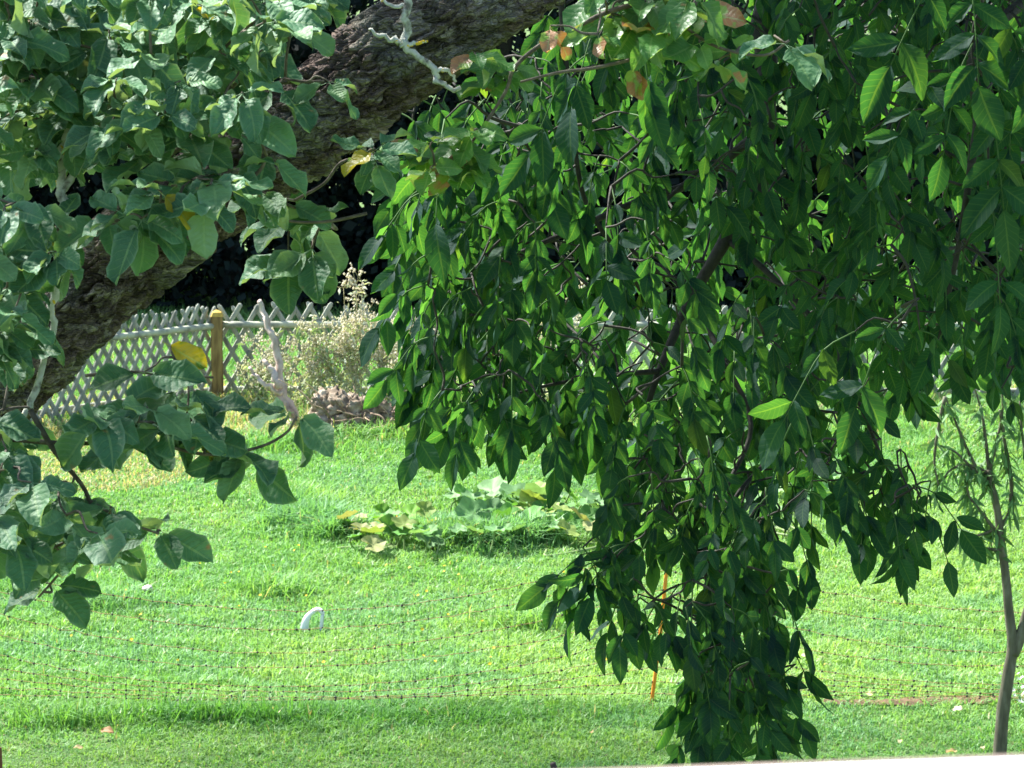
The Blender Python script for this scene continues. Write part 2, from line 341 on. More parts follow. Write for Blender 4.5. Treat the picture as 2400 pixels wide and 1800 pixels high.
under = np.exp(-((gp[:, 1] - (NETY - .38 + .3 * (pn2 - .5) + .06 * gp[:, 0])) / .30) ** 2) * np.clip(.9 - gp[:, 0] * .6, 0, 1) * np.clip(pn * 2 - .2, 0, 1); h += .055 * under * rng.random(n)
fen = np.clip((gp[:, 1] - 31.4 + 1.6 * (pn - .5)) / 2.0, 0, 1) * (gp[:, 1] < 36); h += .20 * fen * rng.random(n) * (pn2 + .3)
meadow = gp[:, 1] > 36; h = np.where(meadow, .16 + .12 * rng.random(n), h)
pc = G(1130, 1250); z1 = zone(gp, pc[0] + .05, pc[1] - .45, .62, .42); z2 = zone(gp, G(740, 1225)[0], G(740, 1240)[1], .5, .6)
z3 = zone(gp, G(1290, 1240)[0], pc[1] + .1, .9, .7)
blue = np.maximum(z1, z2 * .8); h += .17 * blue * rng.random(n) + .05 * z3
h = np.where(islong, h * .5 + rng.uniform(.07, .21, n), h)
straw = np.clip(fen * 1.0 * (gp[:, 0] < G(800, 1000)[0]) + .30 * fen, 0, 1) * np.clip((pn2 - .30) * 3, 0, 1)
straw = np.where(zone(gp, G(250, 1080)[0], G(250, 1070)[1], 1.0, 1.7) > .3, np.maximum(straw, .85), straw)
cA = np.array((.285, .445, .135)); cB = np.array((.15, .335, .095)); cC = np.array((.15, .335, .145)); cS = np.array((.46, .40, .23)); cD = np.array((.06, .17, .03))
t = np.clip((pn3 - .3) * 1.6 + (pn2 - .5) * .9 + (tuft - .5) * .35 + rng.normal(0, .18, n), 0, 1)[:, None]
col = cB * (1 - t) + cA * t
tb = (np.clip((fbm(gp * 1.4 + 50, 51, 3) - .52) * 4, 0, .65) * (1 - fen))[:, None]; col = col * (1 - tb) + cC * tb
col = col * (1 - .75 * blue[:, None]) + cC * .75 * blue[:, None]
dk = (.85 * under + .22 * mown)[:, None]; col = col * (1 - dk) + cD * 1.5 * dk  # strip of longer grass below the net; its shadow band is put into the colour
isS = (rng.random(n) < np.maximum(straw * .62, .012)); col[isS] = cS * rng.uniform(.7, 1.2, (isS.sum(), 1))
col *= rng.uniform(.82, 1.16, (n, 1))
soilc = G(2160, 1648); bare = zone(gp, soilc[0], soilc[1], .75, .13)
keep = rng.random(n) > bare * .55
gp, h, col, blue, n = gp[keep], h[keep], col[keep], blue[keep], keep.sum()
az = rng.uniform(0, 6.2832, n); lean = np.abs(rng.normal(.7, .5, n)); print('tufts', nlong); face = az + rng.normal(1.57, .5, n)
b0 = np.concatenate([gp, ground_h(gp)[:, None] - .01], 1)
dv = np.stack([np.cos(az), np.sin(az), np.zeros(n)], -1); wv = np.stack([np.cos(face), np.sin(face), np.zeros(n)], -1)
wd = (rng.uniform(.0027, .0062, n) * (1 + .02 * (gp[:, 1] - 18)) * (1 + .5 * blue))[:, None]
up = np.array((0, 0, 1.0)); hh = h[:, None]; ln = lean[:, None]
m0 = b0 + up * hh * .55 + dv * hh * ln * .35; tp = b0 + up * hh * (1 - .25 * np.minimum(ln, 1.6)) + dv * hh * ln * 1.15
V = np.stack([b0 - wv * wd, b0 + wv * wd, m0 + wv * wd * .85, m0 - wv * wd * .85, tp], 1).reshape(-1, 3)
k = np.arange(n)[:, None] * 5
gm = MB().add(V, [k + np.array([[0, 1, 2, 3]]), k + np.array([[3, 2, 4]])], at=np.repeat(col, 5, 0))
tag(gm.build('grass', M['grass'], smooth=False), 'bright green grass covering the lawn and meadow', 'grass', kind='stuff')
print('grass blades', n)

# small yellow flowers sprinkled in the lawn
fb = MB(); 
spots = [(700, 1278), (690, 1290), (610, 1395), (560, 1340), (640, 1325), (468, 1320), (1000, 1385), (878, 1445), (980, 1395), (840, 1320), (1230, 1395), (1290, 1420), (960, 1330), (1150, 1540), (420, 1785), (330, 1440), (985, 1135), (1420, 1545), (1050, 1440), (1130, 1455), (560, 1420), (1320, 1340)]
spots += [(rng.uniform(0, 1500), rng.uniform(1280, 1560)) for _ in range(26)]
for (px, py) in spots:
    p = G(px, py, .09); r = rng.uniform(.009, .017); a = rng.uniform(0, 6.28); nm = nrm((rng.normal(0, .4), -.6 + rng.normal(0, .3), 1)); xa = nrm(np.cross(nm, (0, 1, .1))); ya = np.cross(nm, xa)
    ang = np.arange(10) * .6283 + a; rad = np.where(np.arange(10) % 2, .55, 1) * r
    ring = p + xa * (np.cos(ang) * rad)[:, None] + ya * (np.sin(ang) * rad)[:, None] + nm * .004
    fb.add(np.vstack([ring, p]), np.array([(i, (i + 1) % 10, 10) for i in range(10)]), at=(.75, .55, .03))
    v, f, u = tube([p - (0, 0, .09), p], .0015, 4); fb.add(v, f, at=(.1, .25, .05))
tag(fb.build('buttercups', M['plant']), 'tiny yellow flowers scattered through the lawn', 'flowers', kind='stuff')

# ------------------------------------------------------------------ lattice fence
FD = 34.8
corner = P(512, 940, FD); corner[2] = 0
def slat_mesh(L, w=.046, t=.022):
    """half-round slat, pointed at the top, along +Z from the origin, flat side to the back (+Y)"""
    prof = np.array([(-.5, 0), (-.38, -.75), (0, -1), (.38, -.75), (.5, 0)]) * (w, t); rows = []
    for z, s in ((0, 1), (L * .5, 1), (L - .03, 1), (L, .45)):
        rows.append(np.concatenate([prof * s, np.full((5, 1), z)], 1))
    v = np.concatenate(rows); f = [(r * 5 + i, r * 5 + (i + 1) % 5, r * 5 + 5 + (i + 1) % 5, r * 5 + 5 + i) for r in range(3) for i in range(5)]
    mb = MB(); mb.add(v, [np.array(f), np.array([(15, 16, 17, 18, 19)]), np.array([(4, 3, 2, 1, 0)])]); return mb.mesh('slat', M['slat'], smooth=False)
SL = [slat_mesh(1.16 + .02 * k, .05) for k in range(3)]
TILT = R(31)
def lattice(root, start, yaw, length, step, h0=0.0):
    ax = np.array((math.cos(yaw), math.sin(yaw), 0)); bk = np.array((-math.sin(yaw), math.cos(yaw), 0))
    m = int(length / step)
    for layer in (0, 1):
        for i in range(-5, m + 5):
            sgn = 1 if layer == 0 else -1
            s = i * step + rng.normal(0, .006) + (0 if layer == 0 else .62)
            L = 1.19; tn = math.tan(TILT); sn = math.sin(TILT); z0, z1 = 0.0, L * math.cos(TILT)   # height range that stays between the section's ends
            if sgn > 0: z0 = max(z0, (.0 - s) / tn); z1 = min(z1, (length - s) / tn)
            else: z0 = max(z0, (s - length) / tn); z1 = min(z1, s / tn)
            if z1 - z0 < .12: continue
            o = bpy.data.objects.new('slat', SL[rng.integers(3)]); C.objects.link(o); o.parent = root
            loc = start + ax * (s + sgn * z0 * tn) + bk * (.02 if layer == 0 else .044) + np.array((0, 0, .03 + z0 + rng.normal(0, .01)))
            o.matrix_local = Matrix.Translation(Vector(loc - WL[root.name])) @ Matrix.Rotation(yaw, 4, 'Z') @ Matrix.Rotation(sgn * TILT + rng.normal(0, .012), 4, 'Y') @ Matrix.Rotation(rng.normal(0, .05), 4, 'Z') @ Matrix.Scale((z1 - z0) / (L * math.cos(TILT)), 4, (0, 0, 1))
def rail(root, a, b, r=.034, mat='rail'):
    t = np.linspace(0, 1, 40)[:, None]; p = a * (1 - t) + b * t; p = p + np.stack([0 * t, 0 * t, .012 * (fbm(np.c_[t * 5, t * 0], 5) - .5)[:, None]], 0)[:, :, 0].T
    mb = MB(); v, f, u = tube(p, r * (1 + .18 * (fbm(np.c_[t * 9, t * 0 + 4], 6) - .5)), 12, .10, 3); mb.add(v, f, u); mb.build('rail', M[mat], root)
def fpost(root, p, hgt=.98, w=.115):
    mb = MB(); zs = np.array((0, .3, .6, hgt - .04, hgt)); rows = []
    for z in zs:
        k = 1 if z < hgt else .8; jit = .004 * np.array((math.sin(z * 9), math.cos(z * 7)))
        c = np.array([(-1, -.8), (-.8, -1), (.8, -1), (1, -.8), (1, .8), (.8, 1), (-.8, 1), (-1, .8)]) * w / 2 * k + jit
        rows.append(np.c_[c + p[:2], np.full(8, p[2] + z)])
    v = np.concatenate(rows); f = [(r * 8 + i, r * 8 + (i + 1) % 8, r * 8 + 8 + (i + 1) % 8, r * 8 + 8 + i) for r in range(4) for i in range(8)]
    mb.add(v, np.array(f)); po = mb.build('post', M['post'], root, smooth=False)
    cap = MB(); ring = rows[-1] + (0, 0, .002); apex = np.r_[p[:2], p[2] + hgt + .03]
    low = rows[3] * 1.0; low[:, :2] = (low[:, :2] - p[:2]) * 1.12 + p[:2]
    cap.add(np.vstack([low, ring, apex]), [np.array([(i, (i + 1) % 8, 8 + (i + 1) % 8, 8 + i) for i in range(8)]), np.array([(8 + i, 8 + (i + 1) % 8, 16) for i in range(8)])])
    cap.build('post_cap', M['post_top'], po, smooth=False)
fr = empty('lattice_fence', corner); tag(fr, 'weathered grey diagonal lattice fence behind weeds, with yellowish corner post and round rail', 'fence')
lattice(fr, corner, R(-1.0), 9.2, .185)
fpost(fr, corner + (0, -.09, 0)); ax = np.array((math.cos(R(-1)), math.sin(R(-1)), 0))
for s in (2.6, 5.2, 7.8): fpost(fr, corner + ax * (s + .2) + (0, .13, 0), .9, .09)
rail(fr, corner + (.03, -.035, .845), corner + ax * 9.2 + (0, -.035, .86)); rail(fr, corner + (.03, .10, .16), corner + ax * 9.2 + (0, .10, .16), .026, 'slat')
YAWL = R(180 + 44); al = np.array((math.cos(YAWL), math.sin(YAWL), 0))
LL = 5.2; e = corner + al * LL
fl = empty('lattice_fence', e); tag(fl, 'diagonal lattice fence section running forward from the corner post behind the apple limb', 'fence')
lattice(fl, e, YAWL - R(180), LL, .132)
rail(fl, corner + (-.02, -.10, .84), e + (.03, -.06, .86)); rail(fl, corner + (-.02, .10, .16), e + (-.06, .10, .16), .026, 'slat'); fpost(fl, e + (0, -.05, 0))

# ------------------------------------------------------------------ dark trees behind the meadow
def dark_tree(x, y, hgt, rad, label, seed):
    rg = np.random.default_rng(seed); root = empty('conifer', (x, y, 0)); tag(root, label, 'tree', 'dark trees behind the fence')
    mb = MB(); path = smooth_path([(x, y, -.05), (x + .05, y, hgt * .5), (x, y, hgt * .97)], 5); v, f, u = tube(path, np.linspace(.17, .02, len(path)), 8, .1); mb.add(v, f, u); mb.build('trunk', M['twig_dark'], root)
    nb = 11000; z = hgt * (1 - np.sqrt(rg.random(nb))) * .99 + .04; rr = rad * (1 - z / hgt) ** .8 * (.30 + .70 * np.sqrt(rg.random(nb))); a = rg.uniform(0, 6.2832, nb)
    rr *= .85 + .3 * vnoise(np.stack([a * 2.2, z * 2.5], -1), seed)
    p = np.stack([x + rr * np.cos(a), y + rr * np.sin(a), z], -1)
    d = nrm(np.stack([np.cos(a), np.sin(a), -.45 + rg.normal(0, .35, nb)], -1) + rg.normal(0, .35, (nb, 3))); s = nrm(np.cross(d, rg.normal(0, 1, (nb, 3))))
    L = rg.uniform(.09, .22, nb)[:, None]; w = L * .34
    V = np.stack([p, p + d * L * .5 + s * w, p + d * L, p + d * L * .5 - s * w], 1).reshape(-1, 3); k = np.arange(nb)[:, None] * 4
    c = np.array((.009, .017, .014)) * rg.uniform(.6, 1.5, (nb, 1))
    fo = MB().add(V, k + np.array([[0, 1, 2, 3]]), at=np.repeat(c, 4, 0)).build('foliage', M['conifer'], root, smooth=False); fo['kind'] = 'stuff'
for i, x in enumerate(np.arange(-10.5, 11, 1.75)):
    dark_tree(x + rng.normal(0, .15), 43.0 + (.9 if i % 2 else 0) + rng.normal(0, .2), 8.6 + rng.normal(0, .5), 2.0, 'near-black conifer in the dark row of trees beyond the lattice fence', 100 + i)

# ------------------------------------------------------------------ leaf templates
def leaf_template(kind, rg):
    if kind == 'apple': vs = np.array((0, .10, .26, .45, .64, .82, .94, 1)); wv = np.array((.06, .58, .90, 1, .93, .69, .36, .0)) * rg.uniform(.30, .385)
    elif kind == 'pumpkin': vs = np.array((0, .1, .3, .5, .7, .9, 1)); wv = np.array((.5, .8, 1, .95, .8, .4, .05)) * .55
    else: vs = np.array((0, .10, .28, .48, .68, .86, 1)); wv = np.array((.06, .50, .90, 1, .84, .42, 0.0)) * rg.uniform(.205, .27)
    us = np.array((-1, -.5, 0, .5, 1)); fold = rg.uniform(.08, .55); arch = rg.uniform(-.15, .65); tw = rg.normal(0, .25); side = rg.normal(0, .10); ph0 = rg.uniform(0, 6.28); wp = rg.uniform(1, 5)
    V = []; U = []
    for j, (v, w) in enumerate(zip(vs, wv)):
        for u in us:
            x = u * w * math.cos(fold * .8); z = abs(u) * w * math.sin(fold) + .03 * math.sin(v * 9 + wp * u + ph0 + rg.uniform(-.4, .4)) * abs(u) * (1 if kind != 'apple' else 3.2)
            y = v; x += side * v * v * 1.2 + (.012 * rg.normal() if abs(u) == 1 else 0)
            z += -arch * v * v * .6; a = tw * v; x, z = x * math.cos(a) - z * math.sin(a), x * math.sin(a) + z * math.cos(a)
            V.append((x, y, z)); U.append((u, v))
    F = [(r * 5 + c, r * 5 + c + 1, r * 5 + 6 + c, r * 5 + 5 + c) for r in range(len(vs) - 1) for c in range(4)]
    V = np.array(V); U = np.array(U)
    if kind == 'apple':   # petiole
        b = len(V); V = np.vstack([V, [(-.010, 0, 0), (.010, 0, 0), (.008, -.24, -.03), (-.008, -.24, -.03)]]); U = np.vstack([U, [(0, 0)] * 4]); F.append((b, b + 1, b + 2, b + 3))
    return V, np.array(F), U
TA = [leaf_template('apple', rng) for _ in range(12)]
TW = [leaf_template('walnut', rng) for _ in range(12)]

def frame(d, nz):
    d = nrm(d); x = nrm(np.cross(d, nz)); z = np.cross(x, d); return np.stack([x, d, z], -1)  # columns

def grow_twigs(mb, skel, tips, r0=.0035, sag=.10, rg=rng, maxlen=9):
    """connects every tip to the nearest node of the growing skeleton"""
    nodes = np.asarray(skel, float); tips = np.asarray(tips, float)
    order = np.argsort([np.linalg.norm(nodes - t_, axis=1).min() for t_ in tips])
    for i in order:
        t_ = tips[i]; dd = np.linalg.norm(nodes - t_, axis=1) + .35 * np.maximum(0, t_[2] - nodes[:, 2]) * 0
        j = dd.argmin(); a = nodes[j]; L = dd[j]
        if L < .012 or L > maxlen: nodes = np.vstack([nodes, t_]); continue
        c1 = a * .65 + t_ * .35 + rg.normal(0, .07, 3) * L + (0, 0, sag * L * .6); c2 = a * .3 + t_ * .7 + rg.normal(0, .05, 3) * L + (0, 0, sag * L)
        path = smooth_path([a, c1, c2, t_], 3); r1 = r0 * (1 + min(1.5, L * 3)); v, f, u = tube(path, np.linspace(r1, r0 * .7, len(path)), 5); mb.add(v, f, u)
        nodes = np.vstack([nodes, path[2:]])
    return nodes

# ------------------------------------------------------------------ apple tree
AD = 6.15
LIMB = [(-420, 1420, 6.35, 150), (-260, 1180, 6.3, 140), (-110, 1000, 6.25, 122), (60, 835, 6.2, 116), (250, 650, 6.2, 112), (450, 480, 6.2, 112), (680, 315, 6.2, 118), (900, 150, 6.2, 124), (1100, 15, 6.2, 122), (1320, -130, 6.25, 112), (1600, -330, 6.3, 95), (1900, -640, 6.4, 60)]
abase = np.array((-2.55, 6.5, 0.0)); apple = empty('apple_tree', abase)
tag(apple, 'old apple tree with a thick scaly limb slanting across and broad leaves, upper left', 'tree')
lp = [abase, (-2.5, 6.48, 1.2), (-2.25, 6.42, 2.6)] + [P(a, b, d) for a, b, d, r in LIMB]; lr = [.24, .19, .165] + [r / (FPX / d) for a, b, d, r in LIMB]
sp = smooth_path(lp, 8); srr = np.interp(np.arange(len(sp)) / 8, np.arange(len(lr)), lr)
Ls = np.concatenate([[0], np.cumsum(np.linalg.norm(np.diff(sp, axis=0), axis=1))])
vis0, vis1 = np.interp((5 * 8, 13 * 8), np.arange(len(sp)), Ls)
ss = np.concatenate([np.linspace(0, vis0, 80)[:-1], np.arange(vis0, vis1, .0034), np.linspace(vis1, Ls[-1], 60)])
path = np.stack([np.interp(ss, Ls, sp[:, k]) for k in range(3)], -1); rad = np.interp(ss, Ls, srr)
NS = 230; tt = nrm(np.gradient(path, axis=0)); ref = np.array((0, 1.0, .2)); aa = nrm(np.cross(tt, ref)); bb = np.cross(tt, aa)
th = np.arange(NS) * 2 * math.pi / NS; off = aa[:, None] * np.cos(th)[None, :, None] + bb[:, None] * np.sin(th)[None, :, None]
cyl = np.stack(np.broadcast_arrays(np.cos(th)[None] * rad[:, None], np.sin(th)[None] * rad[:, None], ss[:, None]), -1)
warp = np.stack([fbm(cyl * 22, 61, 3), fbm(cyl * 22 + 9, 62, 3), fbm(cyl * 22 + 17, 63, 3)], -1) - .5
q = cyl * np.array((58, 58, 17)) + warp * 1.5
f1, f2, cid = worley(q); g1, g2, gid = worley(cyl * np.array((19, 19, 5)) + warp * 1.2)
edge = np.clip((f2 - f1) * 5.5, 0, 1); edge2 = np.clip((g2 - g1) * 6, 0, 1); tiltp = np.sin(cid * 40) * (q - np.floor(q))[..., 2] + np.cos(cid * 40) * (q - np.floor(q))[..., 0]
disp = -.009 * (1 - edge) + .012 * (cid - .5) * edge - .010 * (1 - edge2) + .010 * (gid - .5) + .0035 * tiltp + .022 * (fbm(cyl * 5, 71, 3) - .5) + .003 * (fbm(cyl * 120, 72, 2) - .5) + .005 * (f1 - .4)
v = (path[:, None] + off * (rad[:, None] + disp)[..., None]).reshape(-1, 3)
lich = np.clip((fbm(cyl * 11 + 30, 73, 4) - .5) * 6, 0, 1)[..., None]; moss = np.clip((fbm(cyl * 6 + 70, 74, 4) - .52) * 5, 0, 1)[..., None]
bc = np.array((.10, .072, .06)) * (1 - gid[..., None]) + np.array((.20, .158, .13)) * gid[..., None]; bc = bc * (.7 + .6 * cid[..., None])
bc = bc * (1 - lich * .65) + np.array((.22, .225, .175)) * lich * .65; bc = bc * (1 - moss * .3) + np.array((.12, .12, .06)) * moss * .3
i = np.arange(len(ss) - 1)[:, None] * NS; j = np.arange(NS)[None]; j2 = (j + 1) % NS
f = np.stack([i + j, i + j2, i + NS + j2, i + NS + j], -1).reshape(-1, 4)
MB().add(v, f, at=bc.reshape(-1, 3)).build('limb', M['bark'], apple)

def pxpath(pts, d): return smooth_path([P(p[0], p[1], p[2] if len(p) > 2 else d) for p in pts], 5)
askel = [path[::12]]
def abranch(pts, d, r0, r1, mat='twig', label=None):
    pp = pxpath(pts, d); s = FPX / d; mb = MB(); pp = pp + (rng.normal(0, r0 / s * .35, pp.shape) if mat == 'lichen_twig' else 0); v, f, u = tube(pp, np.linspace(r0 / s, r1 / s, len(pp)), 8, .7 if mat == 'lichen_twig' else .2, 5)
    mb.add(v, f, u); o = mb.build('branch', M[mat], apple); askel.append(pp)
    if label: o['label'] = label
    return pp
abranch([(955, -30), (952, 60), (948, 105), (985, 140), (1018, 163), (1030, 195), (1076, 210)], 5.95, 9, 5, 'lichen_twig', 'pale lichen-covered dead twig hanging before the limb')
abranch([(948, 105), (925, 95), (890, 85), (862, 68)], 5.95, 7, 3, 'lichen_twig'); abranch([(948, 105), (985, 103), (1000, 95)], 5.95, 5, 2, 'lichen_twig'); abranch([(1018, 163), (1050, 165), (1068, 190)], 5.95, 6, 3, 'lichen_twig')
abranch([(952, 10), (930, 15), (890, 0)], 5.95, 5, 3, 'lichen_twig')
abranch([(165, 300), (140, 370), (146, 440), (152, 500), (138, 600), (128, 700), (118, 800), (75, 940), (45, 1000), (30, 1060)], 5.85, 12, 7, 'lichen_twig', 'upright branch crusted with grey and yellow lichen')
abranch([(150, 440), (185, 390), (215, 340), (260, 250)], 5.85, 9, 5, 'lichen_twig')
abranch([(485, 292), (430, 340), (375, 385), (330, 460)], 5.9, 8, 5); abranch([(440, 560), (500, 490), (575, 430), (612, 395), (625, 365)], 5.7, 6, 4)
abranch([(200, 880), (300, 872), (370, 876), (430, 880), (500, 885)], 6.0, 4, 3); abranch([(30, 1030), (180, 1040), (320, 1030), (480, 1065), (600, 1050), (670, 1015), (695, 975)], 5.8, 6, 3)
abranch([(70, 960), (130, 1060), (200, 1150), (215, 1230), (150, 1330), (90, 1400)], 5.75, 7, 3); abranch([(205, 1170), (290, 1220), (370, 1250)], 5.75, 4, 3)
abranch([(1620, -120), (1560, -20), (1420, 30), (1330, 75), (1260, 110), (1205, 160), (1185, 215), (1130, 300), (1090, 350), (1040, 385)], 6.0, 7, 3); abranch([(1660, -60), (1600, 60), (1520, 125), (1400, 158), (1310, 170), (1220, 192)], 6.0, 6, 3)
abranch([(1600, 60), (1680, 110), (1790, 130), (1850, 95)], 6.0, 4, 3); abranch([(860, 500), (760, 520), (660, 515), (600, 480)], 6.1, 4, 3); abranch([(690, 470), (760, 430), (800, 380), (860, 370)], 6.05, 4, 3)
abranch([(0, 120), (120, 170), (250, 230), (330, 300)], 6.0, 9, 5); abranch([(60, -20), (190, 90), (330, 110), (480, 60)], 6.0, 8, 4); abranch([(480, 300), (560, 190), (640, 195), (760, 190)], 5.95, 5, 3)
askel = np.concatenate(askel)

LEAF = []   # dicts: tree, template, matrix(3x3), pos, scale, material, compound id
def add_leaf(tree, T, d, nz, pos, s, mat, cid=-1, w=1.0):
    LEAF.append(dict(tree=tree, T=T, R=frame(d, nz), pos=np.asarray(pos, float), s=s, mat=mat, cid=cid, rnd=rng.random(), w=w))
atips = []
def rosette(px, py, d, nl, size, mat='apple', droop=.5, spread=1.0, face=.6):
    p = P(px, py, d); atips.append(p); a0 = rng.uniform(0, 6.28)
    for k in range(nl):
        a = a0 + k * 2.4 + rng.normal(0, .25); rad_ = np.array((math.cos(a), math.sin(a) * .75 - .35, 0))
        dr = nrm(rad_ * spread + (0, 0, rng.normal(.05, .45) - droop)); nz = nrm(np.array((0, -face, 1)) + .35 * rad_ + rng.normal(0, .30, 3))
        s = size * rng.uniform(.72, 1.2) ; m_ = mat
        if mat == 'apple' and rng.random() < .006: m_ = 'apple_yellow'
        if mat == 'apple_light' and rng.random() < .08: m_ = 'apple_brown'
        add_leaf('a', rng.integers(12), dr, nz, p + dr * s * .24, s, m_)
def region(poly, n, mind, d0, d1, nl, size, **kw):
    for (x, y) in fill(poly, n, mind): rosette(x, y, rng.uniform(d0, d1), rng.integers(nl[0], nl[1] + 1), size * rng.uniform(.9, 1.1), **kw)
region([(-60, -60), (740, -60), (720, 20), (640, 80), (600, 150), (590, 210), (520, 240), (430, 250), (340, 310), (250, 350), (-60, 370)], 96, 48, 5.55, 6.05, (5, 7), .068)
region([(-60, -60), (760, -60), (640, 60), (430, 220), (260, 330), (-60, 420)], 44, 75, 6.35, 6.9, (5, 7), .08)
region([(-60, 450), (90, 480), (170, 560), (120, 620), (50, 700), (70, 780), (20, 830), (-60, 840)], 20, 42, 5.5, 5.9, (5, 7), .070)
region([(240, 520), (340, 450), (450, 410), (560, 400), (540, 450), (460, 480), (320, 520)], 17, 36, 5.5, 5.85, (4, 6), .071)
region([(380, 250), (560, 230), (600, 280), (480, 330), (330, 380)], 8, 50, 5.6, 5.95, (4, 5), .074)
region([(860, 330), (900, 330), (900, 380), (850, 380)], 2, 25, 5.9, 6.0, (4, 5), .05)
region([(600, 430), (700, 450), (800, 500), (720, 520), (620, 500)], 6, 50, 6.0, 6.3, (4, 5), .066, droop=.4)
region([(620, 480), (740, 500), (740, 600), (660, 600)], 5, 55, 6.35, 6.6, (3, 5), .078, droop=.9)
region([(180, 960), (330, 950), (450, 950), (480, 1000), (400, 1030), (220, 1020)], 11, 55, 5.6, 5.9, (4, 6), .080)
region([(-40, 1110), (120, 1100), (250, 1130), (290, 1200), (220, 1280), (110, 1310), (-40, 1280)], 16, 56, 5.5, 5.9, (4, 6), .079, droop=.65)
region([(-40, 940), (40, 970), (50, 1080), (-40, 1100)], 5, 45, 5.6, 5.9, (4, 6), .074)
region([(980, 320), (1120, 300), (1130, 360), (1060, 410), (990, 400)], 9, 30, 5.95, 6.1, (4, 5), .056, mat='apple_light')
region([(1110, 110), (1180, 110), (1220, 180), (1170, 220), (1110, 190)], 4, 36, 5.95, 6.1, (4, 5), .056, mat='apple_light')
region([(1380, -20), (1680, -30), (1640, 40), (1540, 90), (1440, 70)], 9, 45, 5.9, 6.15, (4, 5), .072, mat='apple_light')
region([(1630, 90), (1770, 100), (1770, 150), (1660, 150)], 3, 45, 5.95, 6.1, (3, 5), .056, mat='apple_light')
for (x, y, n_, s_, mt) in [(625, 365, 3, .072, 'apple'), (690, 965, 5, .08, 'apple'), (560, 1060, 4, .088, 'apple'), (480, 1030, 3, .10, 'apple'), (590, 1080, 2, .08, 'apple'), (330, 960, 4, .09, 'apple'), (440, 900, 4, .105, 'apple'), (340, 870, 3, .09, 'apple'), (470, 970, 3, .10, 'apple'), (370, 1240, 4, .098, 'apple'), (880, 350, 4, .055, 'apple'), (770, 190, 4, .055, 'apple'), (650, 200, 3, .08, 'apple'), (1840, 100, 3, .085, 'apple'), (1400, 80, 3, .05, 'apple_light'), (1290, 60, 2, .05, 'apple_brown'), (210, 1240, 5, .1, 'apple'), (120, 1370, 3, .09, 'apple'), (240, 1300, 4, .09, 'apple')]:
    rosette(x, y, 5.85, n_, s_, mt, droop=.45)
p = P(400, 812, 5.9); add_leaf('a', 5, (.9, -.1, -.55), (.2, -1, .5), p, .072, 'apple_yellow'); atips.append(p)
for (x, y, s_) in ((1485, 160, .05), (1500, 175, .045)): 
    p = P(x, y, 6.0); add_leaf('a', 3, (.12, -.1, -1), (-.5, -1, .1), p, s_, 'apple_brown'); atips.append(p)
tw = MB(); grow_twigs(tw, askel, atips, .0022, .05, maxlen=1.2); to = tw.build('twigs', M['twig'], apple); to['kind'] = 'stuff'

# ------------------------------------------------------------------ walnut tree
wbase = np.array((3.6, 14.0, 0.0)); wal = empty('walnut_tree', wbase)
tag(wal, 'large dark walnut tree with hanging compound leaves filling the right side', 'tree')
mb = MB(); pth = smooth_path([wbase, (3.55, 13.9, 2), (3.3, 13.5, 4.2), (2.6, 12.6, 6.4), (1.8, 12.2, 8.4), (1.2, 12, 10.5)], 6); v, f, u = tube(pth, np.linspace(.34, .08, len(pth)), 16, .12, 9); mb.add(v, f, u); mb.build('trunk', M['twig_dark'], wal)
wsk = [pth]
def wlimb(pts, r0, r1):
    p = smooth_path(pts, 6); mb = MB(); v, f, u = tube(p, np.linspace(r0, r1, len(p)), 10, .12, 4); mb.add(v, f, u); mb.build('branch', M['twig_dark'], wal); wsk.append(p); return p
wlimb([(3.0, 13.1, 5.4), (2.2, 11.4, 6.2), (1.3, 10.0, 6.2), P(1830, -70, 9.3), P(1797, 150, 9.2), P(1790, 400, 9.1), P(1702, 560, 9.0), P(1620, 700, 9.0), P(1545, 870, 8.9), P(1500, 1010, 8.9)], .048, .005)
wlimb([(3.0, 13.1, 5.4), (.5, 15.5, 7.4), (-2.5, 19, 8.2), (-5.5, 24.2, 8.4)], .14, .03); wlimb([(2.6, 12.6, 6.4), (.5, 11.5, 7.6), (-.9, 11.1, 7.9), (-2.6, 11.0, 8.1)], .1, .02)  # unseen limbs run out to carry the added shading leaves
wlimb([(3.2, 13.4, 4.6), (2.6, 11.2, 5.4), (1.9, 9.6, 5.3), P(2330, 60, 8.6), P(2290, 300, 8.5), P(2250, 560, 8.5), P(2200, 800, 8.5)], .026, .004)
wlimb([P(1790, 300, 9.15), P(1640, 420, 9.2), P(1500, 470, 9.1), P(1340, 540, 9.0), P(1200, 600, 8.9), P(1080, 650, 8.8)], .014, .004)
wlimb([P(1310, -60, 8.6), P(1325, 130, 8.6), P(1345, 330, 8.6), P(1375, 480, 8.65), P(1455, 600, 8.7), P(1500, 680, 8.8)], .008, .005)
wlimb([P(1620, 700, 9.0), P(1700, 850, 8.8), P(1760, 1000, 8.7), P(1700, 1150, 8.6), P(1650, 1300, 8.5), P(1680, 1450, 8.5), P(1720, 1600, 8.5), P(1740, 1740, 8.5)], .008, .0035)
wlimb([P(1702, 560, 9.0), P(1800, 640, 8.9), P(1930, 780, 8.8), P(2020, 960, 8.7), P(2080, 1100, 8.7), P(2150, 1200, 8.7)], .009, .003)
wlimb([P(1545, 870, 8.9), P(1430, 880, 8.8), P(1300, 900, 8.7), P(1180, 930, 8.6)], .008, .003); wlimb([P(1545, 640, 8.9), P(1470, 560, 8.9), P(1560, 470, 8.9), P(1660, 380, 8.9)], .005, .006)
wlimb([P(1790, 1090, 8.7), P(1720, 1180, 8.6), P(1790, 1240, 8.6)], .007, .004)
comp = []; wtips = []
